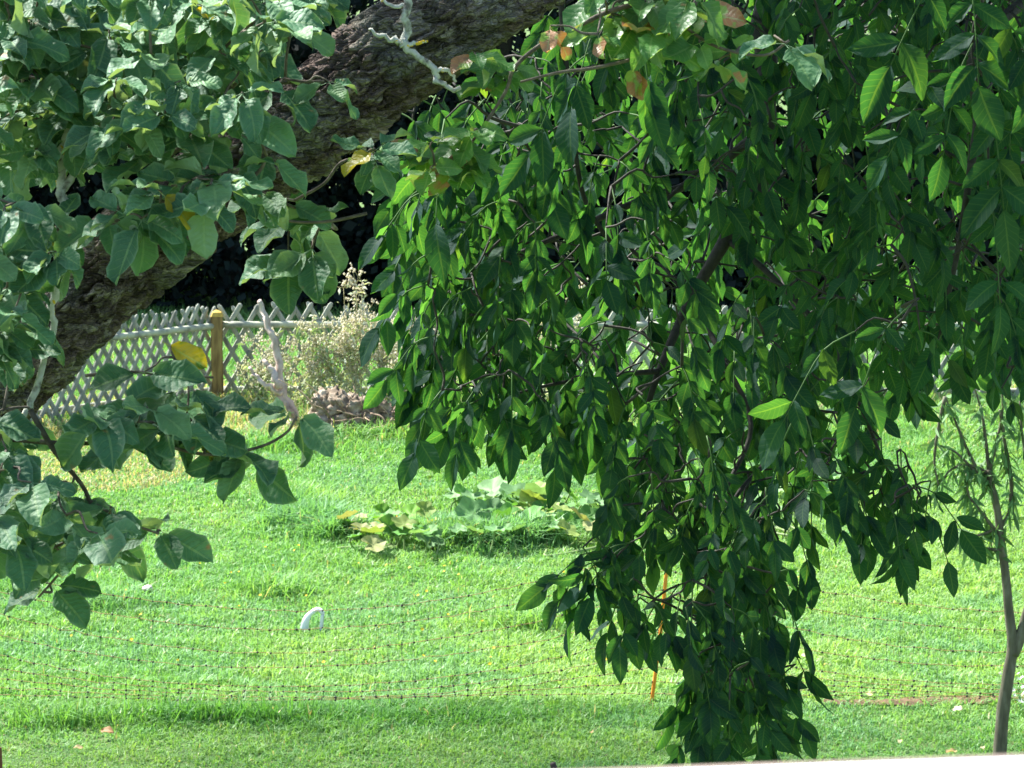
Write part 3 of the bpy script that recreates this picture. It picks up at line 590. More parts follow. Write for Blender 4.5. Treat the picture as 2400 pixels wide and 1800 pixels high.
def compound(px, py, d, length=.26, npair=3, size=.125, hang=.9, outx=None, face=1.0, mat='walnut', neat=False):
    """px,py: where the middle of the leaf shows; the rachis starts above it"""
    s = FPX / d; ox = rng.normal(0, .35) if outx is None else outx
    c = P(px, py, d); hang = hang * rng.uniform(.6, 1.35); dr = nrm((ox * 1.25, -.15 + rng.normal(0, .35), -hang)); base = c - dr * length * .75
    nz = nrm(np.array((rng.normal(0, .6) - .15, -face + rng.normal(0, .5), .65 + rng.normal(0, .45))))
    if neat: nz = nrm(np.array((ox * .3, -1.0, .75))); dr = nrm((ox, -.25, -.9)); base = c - dr * length * .75
    k = len(comp); up0 = nrm(dr + (0, 0, .55)); rp = smooth_path([base, base + up0 * length * .35, base + up0 * length * .35 + dr * length * .4, base + up0 * length * .3 + dr * length * .75], 3)
    comp.append(dict(path=rp, base=base)); wtips.append(base); sx = nrm(np.cross(dr, nz))
    m = len(rp) - 1
    for q_ in range(npair):
        i = int(m * (.35 + .5 * q_ / max(1, npair - 1))); 
        for sg in (-1, 1):
            ld = nrm(sx * sg * rng.uniform(.30, .85) + dr * rng.uniform(.35, .95) + (0, 0, rng.uniform(-.75, -.1)) + rng.normal(0, .17, 3)); ld = nrm(sx * sg * .85 + dr * rng.uniform(.5, .7) + rng.normal(0, .06, 3)) if neat else ld; n2 = nrm(nz + sx * sg * rng.normal(.15, .3) + rng.normal(0, .12 if neat else .35, 3))
            add_leaf('w', rng.integers(12), ld, n2, rp[i] + rng.normal(0, .003, 3), size * (.72 + .26 * q_ / max(1, npair - 1)) * rng.uniform(.85, 1.15), mat, k)
    add_leaf('w', rng.integers(12), nrm(dr + rng.normal(0, .15, 3)), nrm(nz + rng.normal(0, .2, 3)), rp[-1], size * rng.uniform(1, 1.25), mat, k)
W_main = [(1180, 240), (1300, 60), (1400, -40), (2460, -40), (2460, 890), (2180, 890), (2080, 990), (1960, 1070), (1800, 1130), (1540, 1130), (1450, 1080), (1330, 960), (1260, 700), (1150, 500)]
W_left = [(930, 500), (1010, 380), (1150, 420), (1250, 700), (1400, 930), (1380, 1040), (1280, 1040), (1100, 1030), (1010, 1010), (975, 880), (970, 780), (940, 620)]
W_col = [(1440, 1130), (1790, 1150), (1820, 1280), (1800, 1430), (1830, 1540), (1830, 1660), (1820, 1760), (1680, 1780), (1630, 1680), (1540, 1540), (1440, 1420), (1380, 1380), (1420, 1300)]
W_right = [(1830, 1150), (2060, 1100), (2180, 1190), (2170, 1290), (2080, 1300), (1960, 1260), (1880, 1250)]
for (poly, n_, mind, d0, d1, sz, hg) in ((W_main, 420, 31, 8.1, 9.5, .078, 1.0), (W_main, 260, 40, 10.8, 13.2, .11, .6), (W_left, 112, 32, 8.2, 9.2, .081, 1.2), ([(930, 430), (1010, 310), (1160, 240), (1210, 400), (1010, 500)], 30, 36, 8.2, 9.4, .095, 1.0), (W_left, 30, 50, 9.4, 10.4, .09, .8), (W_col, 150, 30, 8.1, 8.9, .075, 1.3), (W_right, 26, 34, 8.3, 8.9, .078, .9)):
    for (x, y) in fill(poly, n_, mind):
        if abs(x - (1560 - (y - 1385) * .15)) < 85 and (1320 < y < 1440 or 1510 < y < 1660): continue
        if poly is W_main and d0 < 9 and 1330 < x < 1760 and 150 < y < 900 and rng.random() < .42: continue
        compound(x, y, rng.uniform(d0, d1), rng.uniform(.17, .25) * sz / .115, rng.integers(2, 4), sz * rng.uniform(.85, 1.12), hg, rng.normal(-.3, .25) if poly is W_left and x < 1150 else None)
# the leaves that face the viewer at the upper right, and the tips along the lobes' outline
for (x, y, ox, np_, s_) in [(2280, 130, .05, 3, .125), (2330, 420, .1, 3, .135), (2150, 110, -.5, 2, .125), (2390, 200, .4, 3, .13), (2150, 330, -.6, 3, .10), (2240, 300, -.2, 3, .10), (2330, 640, .05, 2, .11), (2060, 900, -.4, 2, .11), (1900, 950, -.4, 2, .11), (1380, 200, -.3, 2, .12), (1310, 300, -.35, 2, .12), (1500, 180, .1, 2, .11), (1030, 470, -.05, 1, .13)]:
    compound(x, y, 7.75, .27, np_, s_, 1.0, ox, 1.3, neat=x > 2000)
for (x, y, ox, np_) in [(940, 560, -.5, 2), (930, 780, -.7, 2), (950, 900, -.6, 2), (1000, 1050, -.25, 2), (1090, 1050, -.2, 2), (1200, 1010, 0, 2), (1290, 1080, .1, 1), (1370, 960, .05, 2), (1330, 1390, -.8, 2), (1380, 1450, -.4, 2), (1350, 1420, -.5, 2), (1420, 1400, -.5, 2), (1450, 1480, -.3, 2), (1400, 1380, -.6, 2), (1470, 1520, -.4, 2), (1600, 1690, -.5, 2), (1620, 1770, -.4, 2), (1850, 1500, .4, 2), (1850, 1700, .3, 2), (1660, 1700, -.1, 2), (1860, 1420, .3, 2), (1860, 1600, .4, 2), (2210, 1250, .6, 2), (2190, 1310, .4, 1), (2100, 1310, .1, 2), (2380, 1040, .2, 1), (1870, 1330, .3, 2)]:
    compound(x, y - 25, 8.3, .16, np_, .09, 1.0, ox)
tw = MB(); grow_twigs(tw, np.concatenate(wsk), wtips, .0028, .04); to = tw.build('twigs', M['twig_dark'], wal); to['kind'] = 'stuff'
print('leaves', len(LEAF), 'compounds', len(comp))

# which leaves show largest: paint them far to near as ellipses into a small buffer
buf = np.full((450, 600), -1, np.int32); ctr = np.array([l['pos'] + l['R'][:, 1] * l['s'] * .5 for l in LEAF]); order = np.argsort(-ctr[:, 1])
for i in order:
    l = LEAF[i]; hw = .30 if l['tree'] == 'a' else .2
    q, z = proj(np.stack([ctr[i], ctr[i] + l['R'][:, 1] * l['s'] * .5, ctr[i] + l['R'][:, 0] * l['s'] * hw])); q = q / 4
    A = np.stack([q[1] - q[0], q[2] - q[0]], 1); det = np.linalg.det(A)
    if abs(det) < 1.5: continue
    e = np.abs(A).sum(1); x0, x1 = int(max(0, q[0, 0] - e[0])), int(min(600, q[0, 0] + e[0] + 1)); y0, y1 = int(max(0, q[0, 1] - e[1])), int(min(450, q[0, 1] + e[1] + 1))
    if x0 >= x1 or y0 >= y1: continue
    gx_, gy_ = np.meshgrid(np.arange(x0, x1) - q[0, 0], np.arange(y0, y1) - q[0, 1]); B = np.linalg.inv(A)
    ins = (B[0, 0] * gx_ + B[0, 1] * gy_) ** 2 + (B[1, 0] * gx_ + B[1, 1] * gy_) ** 2 < 1; buf[y0:y1, x0:x1][ins] = i
cnt = np.bincount(buf[buf >= 0], minlength=len(LEAF))
ia = [i for i in np.argsort(-cnt) if LEAF[i]['tree'] == 'a'][:300]
cs = np.zeros(len(comp)); 
for i, l in enumerate(LEAF):
    if l['tree'] == 'w': cs[l['cid']] += cnt[i]
pick = set(); tot = 0
for k in np.argsort(-cs):
    m = [i for i, l in enumerate(LEAF) if l['cid'] == k and l['tree'] == 'w']
    if tot + len(m) > 300: break
    pick.add(int(k)); tot += len(m)
MESH = {}
def leaf_mesh(tree, T, mat):
    key = (tree, T, mat)
    if key not in MESH:
        V, F, U = (TA if tree == 'a' else TW)[T]; MESH[key] = MB().add(V, F, U, at=T / 12).mesh('leaf' if tree == 'a' else 'leaflet', M[mat])
    return MESH[key]
def leaf_obj(l, name, parent):
    o = bpy.data.objects.new(name, leaf_mesh(l['tree'], int(l['T']), l['mat'])); C.objects.link(o); o.parent = parent
    m4 = np.eye(4); m4[:3, :3] = l['R'] * l['s']; m4[:3, 3] = l['pos'] - WL[parent.name]; o.matrix_local = Matrix(m4.tolist())
sa = set(ia)
for i in ia: leaf_obj(LEAF[i], 'leaf', apple)
rest = MB(); mats = ['apple', 'apple_light', 'apple_yellow', 'apple_brown']
for i, l in enumerate(LEAF):
    if l['tree'] == 'a' and i not in sa:
        V, F, U = TA[l['T']]; rest.add(V @ l['R'].T * l['s'] + l['pos'], F, U, at=l['rnd'], mi=mats.index(l['mat']))
o = rest.build('leaves', [M[m] for m in mats], apple); o['kind'] = 'stuff'
rach = {}
rest = MB(); rr_ = MB()
for k, c in enumerate(comp):
    v, f, u = tube(c['path'], np.linspace(.0022, .0013, len(c['path'])), 5)
    if k in pick:
        o = MB().add(v, f, u, at=(.07, .15, .04)).build('leaf', M['plant'], wal, origin=c['base']); rach[k] = o
    else: rr_.add(v, f, u, at=(.07, .15, .04))
for i, l in enumerate(LEAF):
    if l['tree'] != 'w': continue
    if l['cid'] in rach: leaf_obj(l, 'leaflet', rach[l['cid']])
    else: 
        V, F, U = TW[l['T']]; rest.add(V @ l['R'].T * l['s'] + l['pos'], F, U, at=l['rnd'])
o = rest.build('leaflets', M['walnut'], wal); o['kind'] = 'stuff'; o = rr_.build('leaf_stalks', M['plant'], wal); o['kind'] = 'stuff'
# unseen leaf masses added above the frame, placed to shade lower leaves and lawn
def shade_blob(mb, c, r, nb, rg, ls=.16):
    a = nrm(rg.normal(0, 1, (nb, 3))) * (rg.random((nb, 1)) ** .4); p = a * np.array(r) + np.array(c); p[:, 2] = np.maximum(p[:, 2], 5.62)
    d = nrm(rg.normal(0, 1, (nb, 3)) + (0, 0, -.8)); s = nrm(np.cross(d, rg.normal(0, 1, (nb, 3)))); L = rg.uniform(.7, 1.3, (nb, 1)) * ls; w = L * .24; nn = np.cross(d, s)
    V = np.stack([p, p + d * L * .5 + s * w + nn * L * .05, p + d * L, p + d * L * .5 - s * w + nn * L * .05], 1).reshape(-1, 3); k = np.arange(nb)[:, None] * 4
    mb.add(V, [k + np.array([[0, 1, 2]]), k + np.array([[0, 2, 3]])], np.tile(np.array([(0, 0), (1, .5), (0, 1), (-1, .5)]), (nb, 1)), at=np.repeat(rg.random(nb), 4))
cb = MB(); rg = np.random.default_rng(5)
for (c, r, nb) in [((-5.2, 24.1, 8.2), (4.2, 1.8, 1.2), 2700), ((-1.2, 20.5, 8.6), (2.5, 2.2, 1.3), 2600), ((.75, 9.45, 6.3), (1.4, 1.05, .65), 21000), ((1.9, 7.6, 7.2), (2.2, 2.2, .9), 11000), ((2.4, 9.8, 7.0), (1.4, 1.4, .9), 9000), ((-.6, 10.7, 6.9), (.9, .7, .6), 2600), ((-2.3, 11.2, 8.0), (1.0, .45, .4), 1400), ((3.6, 13, 8.2), (2.4, 3, 1.6), 3600), ((1.6, 16.5, 9.0), (2.6, 2.6, 1.6), 2600)]:
    shade_blob(cb, c, r, nb, rg)
o = cb.build('shade_crown', M['walnut'], wal); o['kind'] = 'stuff'
cb = MB()
for (c, r, nb) in [((-.75, 6.75, 6.0), (1.1, .5, .35), 650), ((.1, 6.7, 6.1), (.8, .5, .35), 900), ((-1.9, 7.2, 6.5), (1.0, .8, .6), 900)]: shade_blob(cb, c, r, nb, rg, .10)  # unseen apple leaves added overhead to shade the limb
o = cb.build('shade_crown', M['apple'], apple); o['kind'] = 'stuff'

# ------------------------------------------------------------------ electric netting
ND = NETY
netb = G(1525, 1652); net = empty('electric_net', netb)
tag(net, 'sagging orange electric netting with black knots strung across the lawn', 'netting')
hp = np.array((1.0, .86, .72, .57, .44, .31, .20, .10, .02)); hm = np.array((.585, .465, .305, .195, .075, .05, .035, .02, .012))
xL = G(-190, 1650)[0]; xR = netb[0]; xRR = xR + (xR - xL)
def net_pt(s, row, span):
    x0, x1 = (xL, xR) if span == 0 else (xR, xRR); q_ = (2 * s - 1) ** 2; hm_ = hm if span == 0 else hm * .95 + .02
    hgt = hm_[row] + (hp[row] - hm_[row]) * q_; slack = (1 - q_) * max(0, 4.5 - abs(row - 6)) * .035 * (row > 3)
    lean = .11 * hgt * (abs(2 * s - 1) ** 4)
    return np.array((x0 + (x1 - x0) * s + lean * (1 if s > .5 or span else 0), ND - slack + .06 * math.sin(s * 7 + row) * (1 - q_), hgt + .05))
NSG = 56; ks = MB(); vs_ = MB()
for span in (0, 1):
    grid = np.array([[net_pt(i / NSG, r, span) for i in range(NSG + 1)] for r in range(9)])
    grid += rng.normal(0, .004, grid.shape)
    for r in range(9):
        v, f, u = tube(grid[r], .0020, 4); MB().add(v, f, u).build('strand', M['strand'], net)
    oc = np.array([(1, 0, 0), (0, 1, 0), (-1, 0, 0), (0, -1, 0), (0, 0, 1), (0, 0, -1)]) * .0095; of = np.array([(0, 1, 4), (1, 2, 4), (2, 3, 4), (3, 0, 4), (1, 0, 5), (2, 1, 5), (3, 2, 5), (0, 3, 5)])
    for r in range(9):
        for i in range(NSG + 1):
            if rng.random() < .88: ks.add(grid[r, i] + oc * 0 + oc * rng.uniform(.75, 1.15), of)
            if r < 8 and rng.random() < .6:
                v, f, u = tube(np.stack([grid[r, i], (grid[r, i] + grid[r + 1, i]) / 2 + rng.normal(0, .006, 3), grid[r + 1, i]]), .0011, 3); vs_.add(v, f, u)
o = ks.build('knots', M['black'], net); o['kind'] = 'stuff'; o = vs_.build('uprights', M['black'], net); o['kind'] = 'stuff'
for x_, ln_ in ((xR, .115), (xL, -.05), (xRR, .05)):
    a = np.array((x_, ND, -.05)); b = np.array((x_ + ln_, ND, 1.08)); mb = MB(); v, f, u = tube(smooth_path([a, (a + b) / 2 + (.008, 0, 0), b], 6), .0125, 10); mb.add(v, f, u); po = mb.build('post', M['orange'], net)
    mb = MB(); v, f, u = tube([b + (0, 0, -.03), b + (0, 0, .02)], .016, 8); mb.add(v, f, u); mb.build('post_cap', M['black'], po)

# ------------------------------------------------------------------ white hoop, stone, stakes
hb = G(735, 1480); hoop = empty('white_hoop', hb); tag(hoop, 'small white bent strip standing like an arch on the lawn behind the netting', 'hoop')
s = FPX / hb[1]
def strip(pts, w0, dep):
    pts = smooth_path(pts, 5); mb = MB(); t_ = nrm(np.gradient(pts, axis=0)); sd = nrm(np.cross(t_, (0, 1, 0))); ww = np.interp(np.arange(len(pts)), np.linspace(0, len(pts) - 1, len(w0)), w0)[:, None]
    fr_ = np.array((0, dep / 2, 0)); V = np.stack([pts - sd * ww - fr_, pts + sd * ww - fr_, pts + sd * ww + fr_, pts - sd * ww + fr_], 1).reshape(-1, 3); k = np.arange(len(pts) - 1)[:, None] * 4
    F = np.concatenate([k + np.array([[a, (a + 1) % 4, 4 + (a + 1) % 4, 4 + a]]) for a in range(4)]); F = np.vstack([F, [(3, 2, 1, 0)], [tuple(len(pts) * 4 - 4 + x for x in range(4))]]); mb.add(V, F); return mb
def HP(x, y): 
    p = P(x, y, hb[1]); return p
strip([HP(712, 1478), HP(717, 1455), HP(728, 1438), HP(744, 1427)], (.030, .026, .014, .010), .06).build('leg', M['white'], hoop)
strip([HP(743, 1427), HP(751, 1431), HP(757, 1438)], (.009, .012, .012), .05).build('bend', M['white'], hoop)
strip([HP(756, 1439), HP(754, 1460), HP(752, 1482)], (.012, .013, .012), .05).build('leg', M['white'], hoop)
def pebble(name, px, py, r, col, label, cat, group=None, sq=.55, seed=0):
    p = G(px, py, .05); u_ = np.linspace(0, math.pi, 7); w_ = np.arange(10) * .6283; V = []
    for a in u_:
        for b in w_:
            q_ = np.array((math.sin(a) * math.cos(b), math.sin(a) * math.sin(b), math.cos(a) * sq)); V.append(p + q_ * r * (.75 + .5 * vnoise(q_[None] * 1.6 + seed, 3)[0]))
    F = [(i * 10 + j, i * 10 + (j + 1) % 10, i * 10 + 10 + (j + 1) % 10, i * 10 + 10 + j) for i in range(6) for j in range(10)]
    o = MB().add(V, np.array(F), at=col).build(name, M['solid'], origin=p); tag(o, label, cat, group); return o
pebble('stone', 346, 1379, .045, (.52, .42, .40), 'pale pinkish stone lying in the lawn below the apple leaves', 'stone', seed=3)
stk = G(-2, 1815); stake = empty('wooden_stake', stk); tag(stake, 'reddish brown stake just showing at the bottom left edge', 'stake')
mb = MB(); top = P(-3, 1752, stk[1]); v, f, u = tube(smooth_path([stk, (stk + top) / 2, top], 5), np.linspace(.024, .02, 11), 8, .15); mb.add(v, f, u, at=(.17, .07, .04)); mb.build('shaft', M['solid'], stake)
stk = G(1300, 1830); stake = empty('wooden_stake', stk); tag(stake, 'short dark broken stub poking up at the bottom edge of the lawn', 'stake')
mb = MB(); v, f, u = tube(smooth_path([stk, stk + (.0, 0, .06), P(1296, 1788, stk[1])], 5), np.linspace(.03, .018, 11), 8, .3); mb.add(v, f, u, at=(.06, .045, .04)); mb.build('shaft', M['solid'], stake)

def flat_leaf(px, py, L, col, label, cat='leaf', group='fallen leaves on the near lawn'):
    p = G(px, py, .06); V, F, U = TA[rng.integers(12)]; a = rng.uniform(0, 6.28); Rm = frame((math.cos(a), math.sin(a), .15), (rng.normal(0, .3), -.5, 1))
    o = MB().add(V @ Rm.T * L + p, F, U, at=col).build('fallen_leaf', M['plant'], origin=p); tag(o, label, cat, group)
for (x, y, L, c, lb) in [(2234, 1662, .075, (.55, .46, .32), 'pale fallen leaf beside the reddish soil strip'), (2240, 1760, .075, (.52, .38, .18), 'tan fallen leaf on the lawn just left of the sapling foot'), (2305, 1755, .05, (.5, .42, .25), 'small cream fallen leaf touching the sapling foot'), (1893, 1537, .05, (.55, .5, .3), 'pale leaf on the grass right of the hanging walnut column'), (1948, 1785, .06, (.5, .36, .2), 'fallen leaf close to the white ledge'), (2030, 1625, .05, (.55, .55, .25), 'yellowish leaf above the left end of the reddish soil strip'), (238, 1712, .09, (.36, .2, .09), 'brown crumpled leaf in the shaded strip below the netting, left'), (195, 1752, .06, (.5, .38, .2), 'tan leaf on the near lawn at the lower left'), (1388, 1718, .05, (.45, .28, .14), 'brown leaf on the near lawn left of the walnut column'), (1580, 1702, .05, (.6, .55, .5), 'whitish leaf on the grass close behind the hanging walnut column'), (2110, 1735, .055, (.5, .45, .25), 'yellow leaf on the lawn midway along the lower right')]:
    flat_leaf(x, y, L, np.array(c), lb)

# reddish bare soil
sc0 = G(2160, 1648); nn_ = 40; mb = MB(); V = []
for i in range(nn_ + 1):
    for j in range(7):
        x = (i / nn_ - .5) * 1.3; w = .10 * (1 - (2 * i / nn_ - 1) ** 2) ** .5 * (.6 + .8 * vnoise(np.array([[i * .4, 1.0]]), 5)[0]); y = (j / 6 - .5) * 2 * w
        V.append(sc0 + (x, y + .03 * math.sin(x * 4), .028 * (1 - (2 * j / 6 - 1) ** 2) * vnoise(np.array([[i * .9, j * .9]]), 9)[0] + .010))
V = np.array(V); V[:, 2] += ground_h(V[:, :2]) ; F = [(i * 7 + j, i * 7 + 7 + j, i * 7 + 8 + j, i * 7 + 1 + j) for i in range(nn_) for j in range(6)]
tag(mb.add(V, np.array(F)).build('soil_strip', M['soil'], origin=sc0), kind='structure')

# ------------------------------------------------------------------ pumpkin plants
def pumpkin_leaf(rg):
    """lobed, cupped leaf; stalk joint at the origin, facing +Z"""
    na, nr = 20, 4; V = [(0, 0, -.06)]; 
    for r_ in range(1, nr + 1):
        for a in range(na):
            t_ = a / na * 2 * math.pi; rr__ = r_ / nr * (1 - .5 * math.exp(-((t_ - math.pi) / .28) ** 2) + .13 * math.cos(5 * t_) + .04 * math.sin(13 * t_ + rg.uniform(0, 1)))
            V.append((rr__ * math.sin(t_) * .55, rr__ * math.cos(t_) * .55, .14 * (r_ / nr) ** 1.6 * (.4 + .9 * math.sin(3 * t_ + 1) ** 2) - .06 + rg.normal(0, .012)))
    F3 = [(0, 1 + a, 1 + (a + 1) % na) for a in range(na)]; F4 = [(1 + (r_ - 1) * na + a, 1 + r_ * na + a, 1 + r_ * na + (a + 1) % na, 1 + (r_ - 1) * na + (a + 1) % na) for r_ in range(1, nr) for a in range(na)]
    return np.array(V), [np.array(F3), np.array(F4)]
PL = [pumpkin_leaf(rng) for _ in range(6)]
def pumpkin(base, spots, label, pal):
    root = empty('pumpkin_plant', base); tag(root, label, 'plant', 'pumpkin plants on the lawn'); vine = MB()
    for (px, py, d, L, kc) in spots:
        p = G(px, py, rng.uniform(.13, .26) * (.7 + L)); g = p.copy(); g[2] = 0; g[:2] += rng.normal(0, .1, 2); Rm = frame((rng.normal(), rng.normal() , rng.normal(0, .1)), nrm((rng.normal(0, .45), -.35 + rng.normal(0, .4), .8)))
        L *= .82; V, F = PL[rng.integers(6)]; c = np.array(pal[kc]) * rng.uniform(.68, 1.05); o = MB().add(V @ Rm.T * L + p, F, at=c).build('leaf', M['plant'], root, origin=p)
        v, f, u = tube(smooth_path([g, (g * .5 + p * .5) + rng.normal(0, .03, 3), p - Rm[:, 2] * L * .06], 4), .007, 6); vine.add(v, f, u, at=(.22, .32, .12))
    pts = [base + rng.normal(0, .25, 3) * (1, 1, 0) + (0, 0, .03) for _ in range(6)]; v, f, u = tube(smooth_path(pts, 6), .011, 6); vine.add(v, f, u, at=(.24, .32, .14)); vine.build('vine', M['plant'], root); return root
pal = [(.15, .30, .11), (.10, .26, .05), (.24, .33, .08), (.33, .35, .14), (.18, .33, .13), (.14, .32, .03)]
sp1 = [(rng.uniform(810, 1010), rng.uniform(1195, 1260), 28, rng.uniform(.13, .22), rng.choice([1, 1, 2, 4, 5, 3])) for _ in range(22)] + [(840, 1215, 28.2, .19, 3), (900, 1200, 28.5, .2, 5), (930, 1240, 28.0, .20, 2), (870, 1245, 27.9, .21, 2), (960, 1205, 28.5, .24, 5), (875, 1275, 27.5, .22, 3), (985, 1245, 27.9, .2, 4), (1010, 1260, 27.8, .26, 4), (905, 1225, 28.3, .22, 2), (800, 1230, 28.1, .20, 1)]
pk = pumpkin(G(900, 1290), sp1, 'yellowing pumpkin plant with an orange flower, left end of the patch', pal)
fp = P(918, 1224, 27.8); fm = MB()
for k in range(5):
    a = k * 1.2566; Rm = frame((math.cos(a), math.sin(a) - .3, .7), (math.cos(a) * -.6, math.sin(a) * -.6, .8)); V, F, U = TA[k]; fm.add(V[:40] @ Rm.T * .085 + fp, F[:-1], U[:40], at=(.80, .42, .02))
fm.build('flower', M['plant'], pk, origin=fp)
sp2 = [(rng.uniform(1060, 1450), rng.uniform(1150, 1240), rng.uniform(28.6, 30.2), rng.uniform(.15, .30), rng.choice([0, 0, 1, 1, 4, 2])) for _ in range(64)] + [(1150, 1148, 30.2, .36, 4), (1210, 1152, 30.3, .34, 0), (1260, 1160, 30.2, .42, 4), (1110, 1200, 29, .34, 0), (1160, 1205, 28.8, .32, 1), (1240, 1212, 28.7, .30, 1), (1290, 1222, 28.5, .28, 4), (1330, 1240, 28.2, .22, 2), (1370, 1215, 28.6, .30, 3), (1400, 1235, 28.4, .26, 3), (1060, 1225, 28.4, .28, 4), (1100, 1235, 28.2, .24, 4)]
pumpkin(G(1240, 1280), sp2, 'large blue-green pumpkin plant behind the tuft of long grass', pal)
sp3 = [(rng.uniform(1740, 1960), rng.uniform(1090, 1200), rng.uniform(28.8, 30.5), rng.uniform(.24, .36), rng.choice([0, 1, 4, 4])) for _ in range(16)]
pumpkin(G(1850, 1250), sp3, 'pale green leafy plant glimpsed behind the walnut foliage at right', pal)

# ------------------------------------------------------------------ weeds, dead wood along the fence
def weed(px, py, d, hpx, label, name='dry_weed', cream=.7, nst=3, seed=0, spread=.16, leafy=60):
    rg = np.random.default_rng(seed); b = P(px, py, d); b[2] = 0; hgt = hpx / (FPX / d); root = empty(name, b); tag(root, label, 'weed', 'weeds along the lattice fence')
    st = MB(); hd = MB(); lf = MB()
    for k in range(nst):
        tip = b + (rg.normal(0, spread), rg.normal(0, .06), hgt * rg.uniform(.75, 1)); p = smooth_path([b + rg.normal(0, .04, 3) * (1, 1, 0), b * .5 + tip * .5 + rg.normal(0, .03, 3), tip], 6); cc = np.array((.50, .46, .30)) * cream + np.array((.20, .30, .10)) * (1 - cream)
        v, f, u = tube(p, np.linspace(.006, .0025, len(p)), 5); st.add(v, f, u, at=cc)
        for q_ in range(13):
            i = rg.integers(len(p) // 2, len(p)); e_ = p[i] + (rg.normal(0, .07), rg.normal(0, .05), rg.uniform(.04, .15)); v, f, u = tube(smooth_path([p[i], (p[i] + e_) / 2 + (0, 0, -.015), e_], 2), .002, 4); st.add(v, f, u, at=cc)
            for _ in range(7):
                c = e_ + rg.normal(0, .022, 3); r_ = rg.uniform(.006, .016); hd.add(c + np.array([(1, 0, 0), (0, 1, 0), (-1, 0, 0), (0, -1, 0), (0, 0, 1.3), (0, 0, -1)]) * r_, np.array([(0, 1, 4), (1, 2, 4), (2, 3, 4), (3, 0, 4), (1, 0, 5), (2, 1, 5), (3, 2, 5), (0, 3, 5)]), at=(np.array((.68, .63, .53)) * cream + np.array((.40, .42, .22)) * (1 - cream)) * rg.uniform(.8, 1.15))
        for _ in range(3 * leafy // nst):
            i = rg.integers(1, len(p)); d_ = nrm(rg.normal(0, 1, 3) + (0, -.3, .1)); s_ = nrm(np.cross(d_, rg.normal(0, 1, 3))); L = rg.uniform(.03, .10); q0 = p[i] + rg.normal(0, .045, 3)
            lf.add([q0, q0 + d_ * L * .5 + s_ * L * .16, q0 + d_ * L - (0, 0, L * .2), q0 + d_ * L * .5 - s_ * L * .16], np.array([(0, 1, 2, 3)]), at=(np.array((.48, .53, .38)) if rg.random() < cream else np.array((.27, .40, .19))) * rg.uniform(.7, 1.2))
    st.build('stem', M['plant'], root); o = hd.build('seed_heads', M['plant'], root, smooth=False); o['kind'] = 'stuff'; o = lf.build('leaves', M['plant'], root); o['kind'] = 'stuff'
weed(845, 935, 34.0, 345, 'tallest dry weed with cream fluffy seed heads rising above the fence rail', cream=.95, nst=4, seed=1, spread=.12)
weed(735, 930, 34.1, 235, 'pale green weed against the lattice right of the bleached branch', cream=.6, nst=7, seed=2, leafy=200, spread=.25)
weed(790, 930, 34.2, 215, 'pale weed between the bleached branch and the tallest weed', cream=.65, nst=7, seed=3, leafy=200, spread=.25)
weed(920, 950, 33.9, 230, 'straw weed right of the tallest weed, before the lattice', cream=.8, nst=8, seed=4, leafy=220, spread=.28)
weed(985, 960, 33.8, 225, 'straw weed at the edge of the walnut leaves', cream=.85, nst=8, seed=5, leafy=220, spread=.28)
weed(690, 935, 34.2, 160, 'low yellow-green weed at the foot of the bleached branch', cream=.4, nst=4, seed=6, leafy=100)
weed(1060, 960, 33.9, 210, 'dry weed half hidden behind the walnut lobe', cream=.85, nst=5, seed=7, leafy=90)
weed(1300, 960, 33.8, 330, 'tall cream dry weed seen through a gap in the walnut leaves', cream=1, nst=6, seed=8, leafy=80, spread=.22)
weed(1210, 960, 33.8, 260, 'dry weed left of the tall cream weed behind the walnut', cream=.9, nst=5, seed=9, leafy=80)
weed(660, 940, 34.0, 200, 'wispy grey-green weed tangled with the bleached branch', cream=.7, nst=6, seed=21, leafy=60, spread=.3)
weed(890, 930, 34.3, 240, 'wispy pale weed close behind the tallest weed', cream=.9, nst=7, seed=22, leafy=60, spread=.32)
weed(1020, 960, 33.6, 200, 'grey-green weed where the lattice meets the walnut leaves', cream=.75, nst=7, seed=23, leafy=120, spread=.35)
weed(600, 940, 34.3, 110, 'low green weed beside the fence corner post', cream=.3, nst=4, seed=10, leafy=90)

db = G(668, 1010); dead = empty('dead_branch', db); tag(dead, 'bleached forked dead branch leaning up before the lattice fence', 'branch'); DDm = db[1]
for nm_, pts, r0, r1 in (('stem', [(668, 1012), (690, 975), (662, 925), (650, 855), (638, 800), (622, 765), (604, 715)], 11, 6), ('fork', [(655, 925), (625, 905), (600, 885), (580, 865)], 6, 3), ('fork', [(652, 905), (635, 870), (616, 848)], 9, 5), ('fork', [(690, 975), (660, 940), (640, 905)], 6, 7)):
    pp = smooth_path([P(x, y, DDm) + (0, .05 * k_, 0) for k_, (x, y) in enumerate(pts)], 5); s_ = FPX / DDm; pp = pp + rng.normal(0, .010, pp.shape); v, f, u = tube(pp, np.linspace(r0 / s_, r1 / s_, len(pp)), 9, .6, 8); MB().add(v, f, u).build(nm_, M['deadwood'], dead)
sb = G(835, 1020); stp = empty('tree_stump', sb); tag(stp, 'gnarled grey rotten stump with loose roots below the weeds', 'stump')
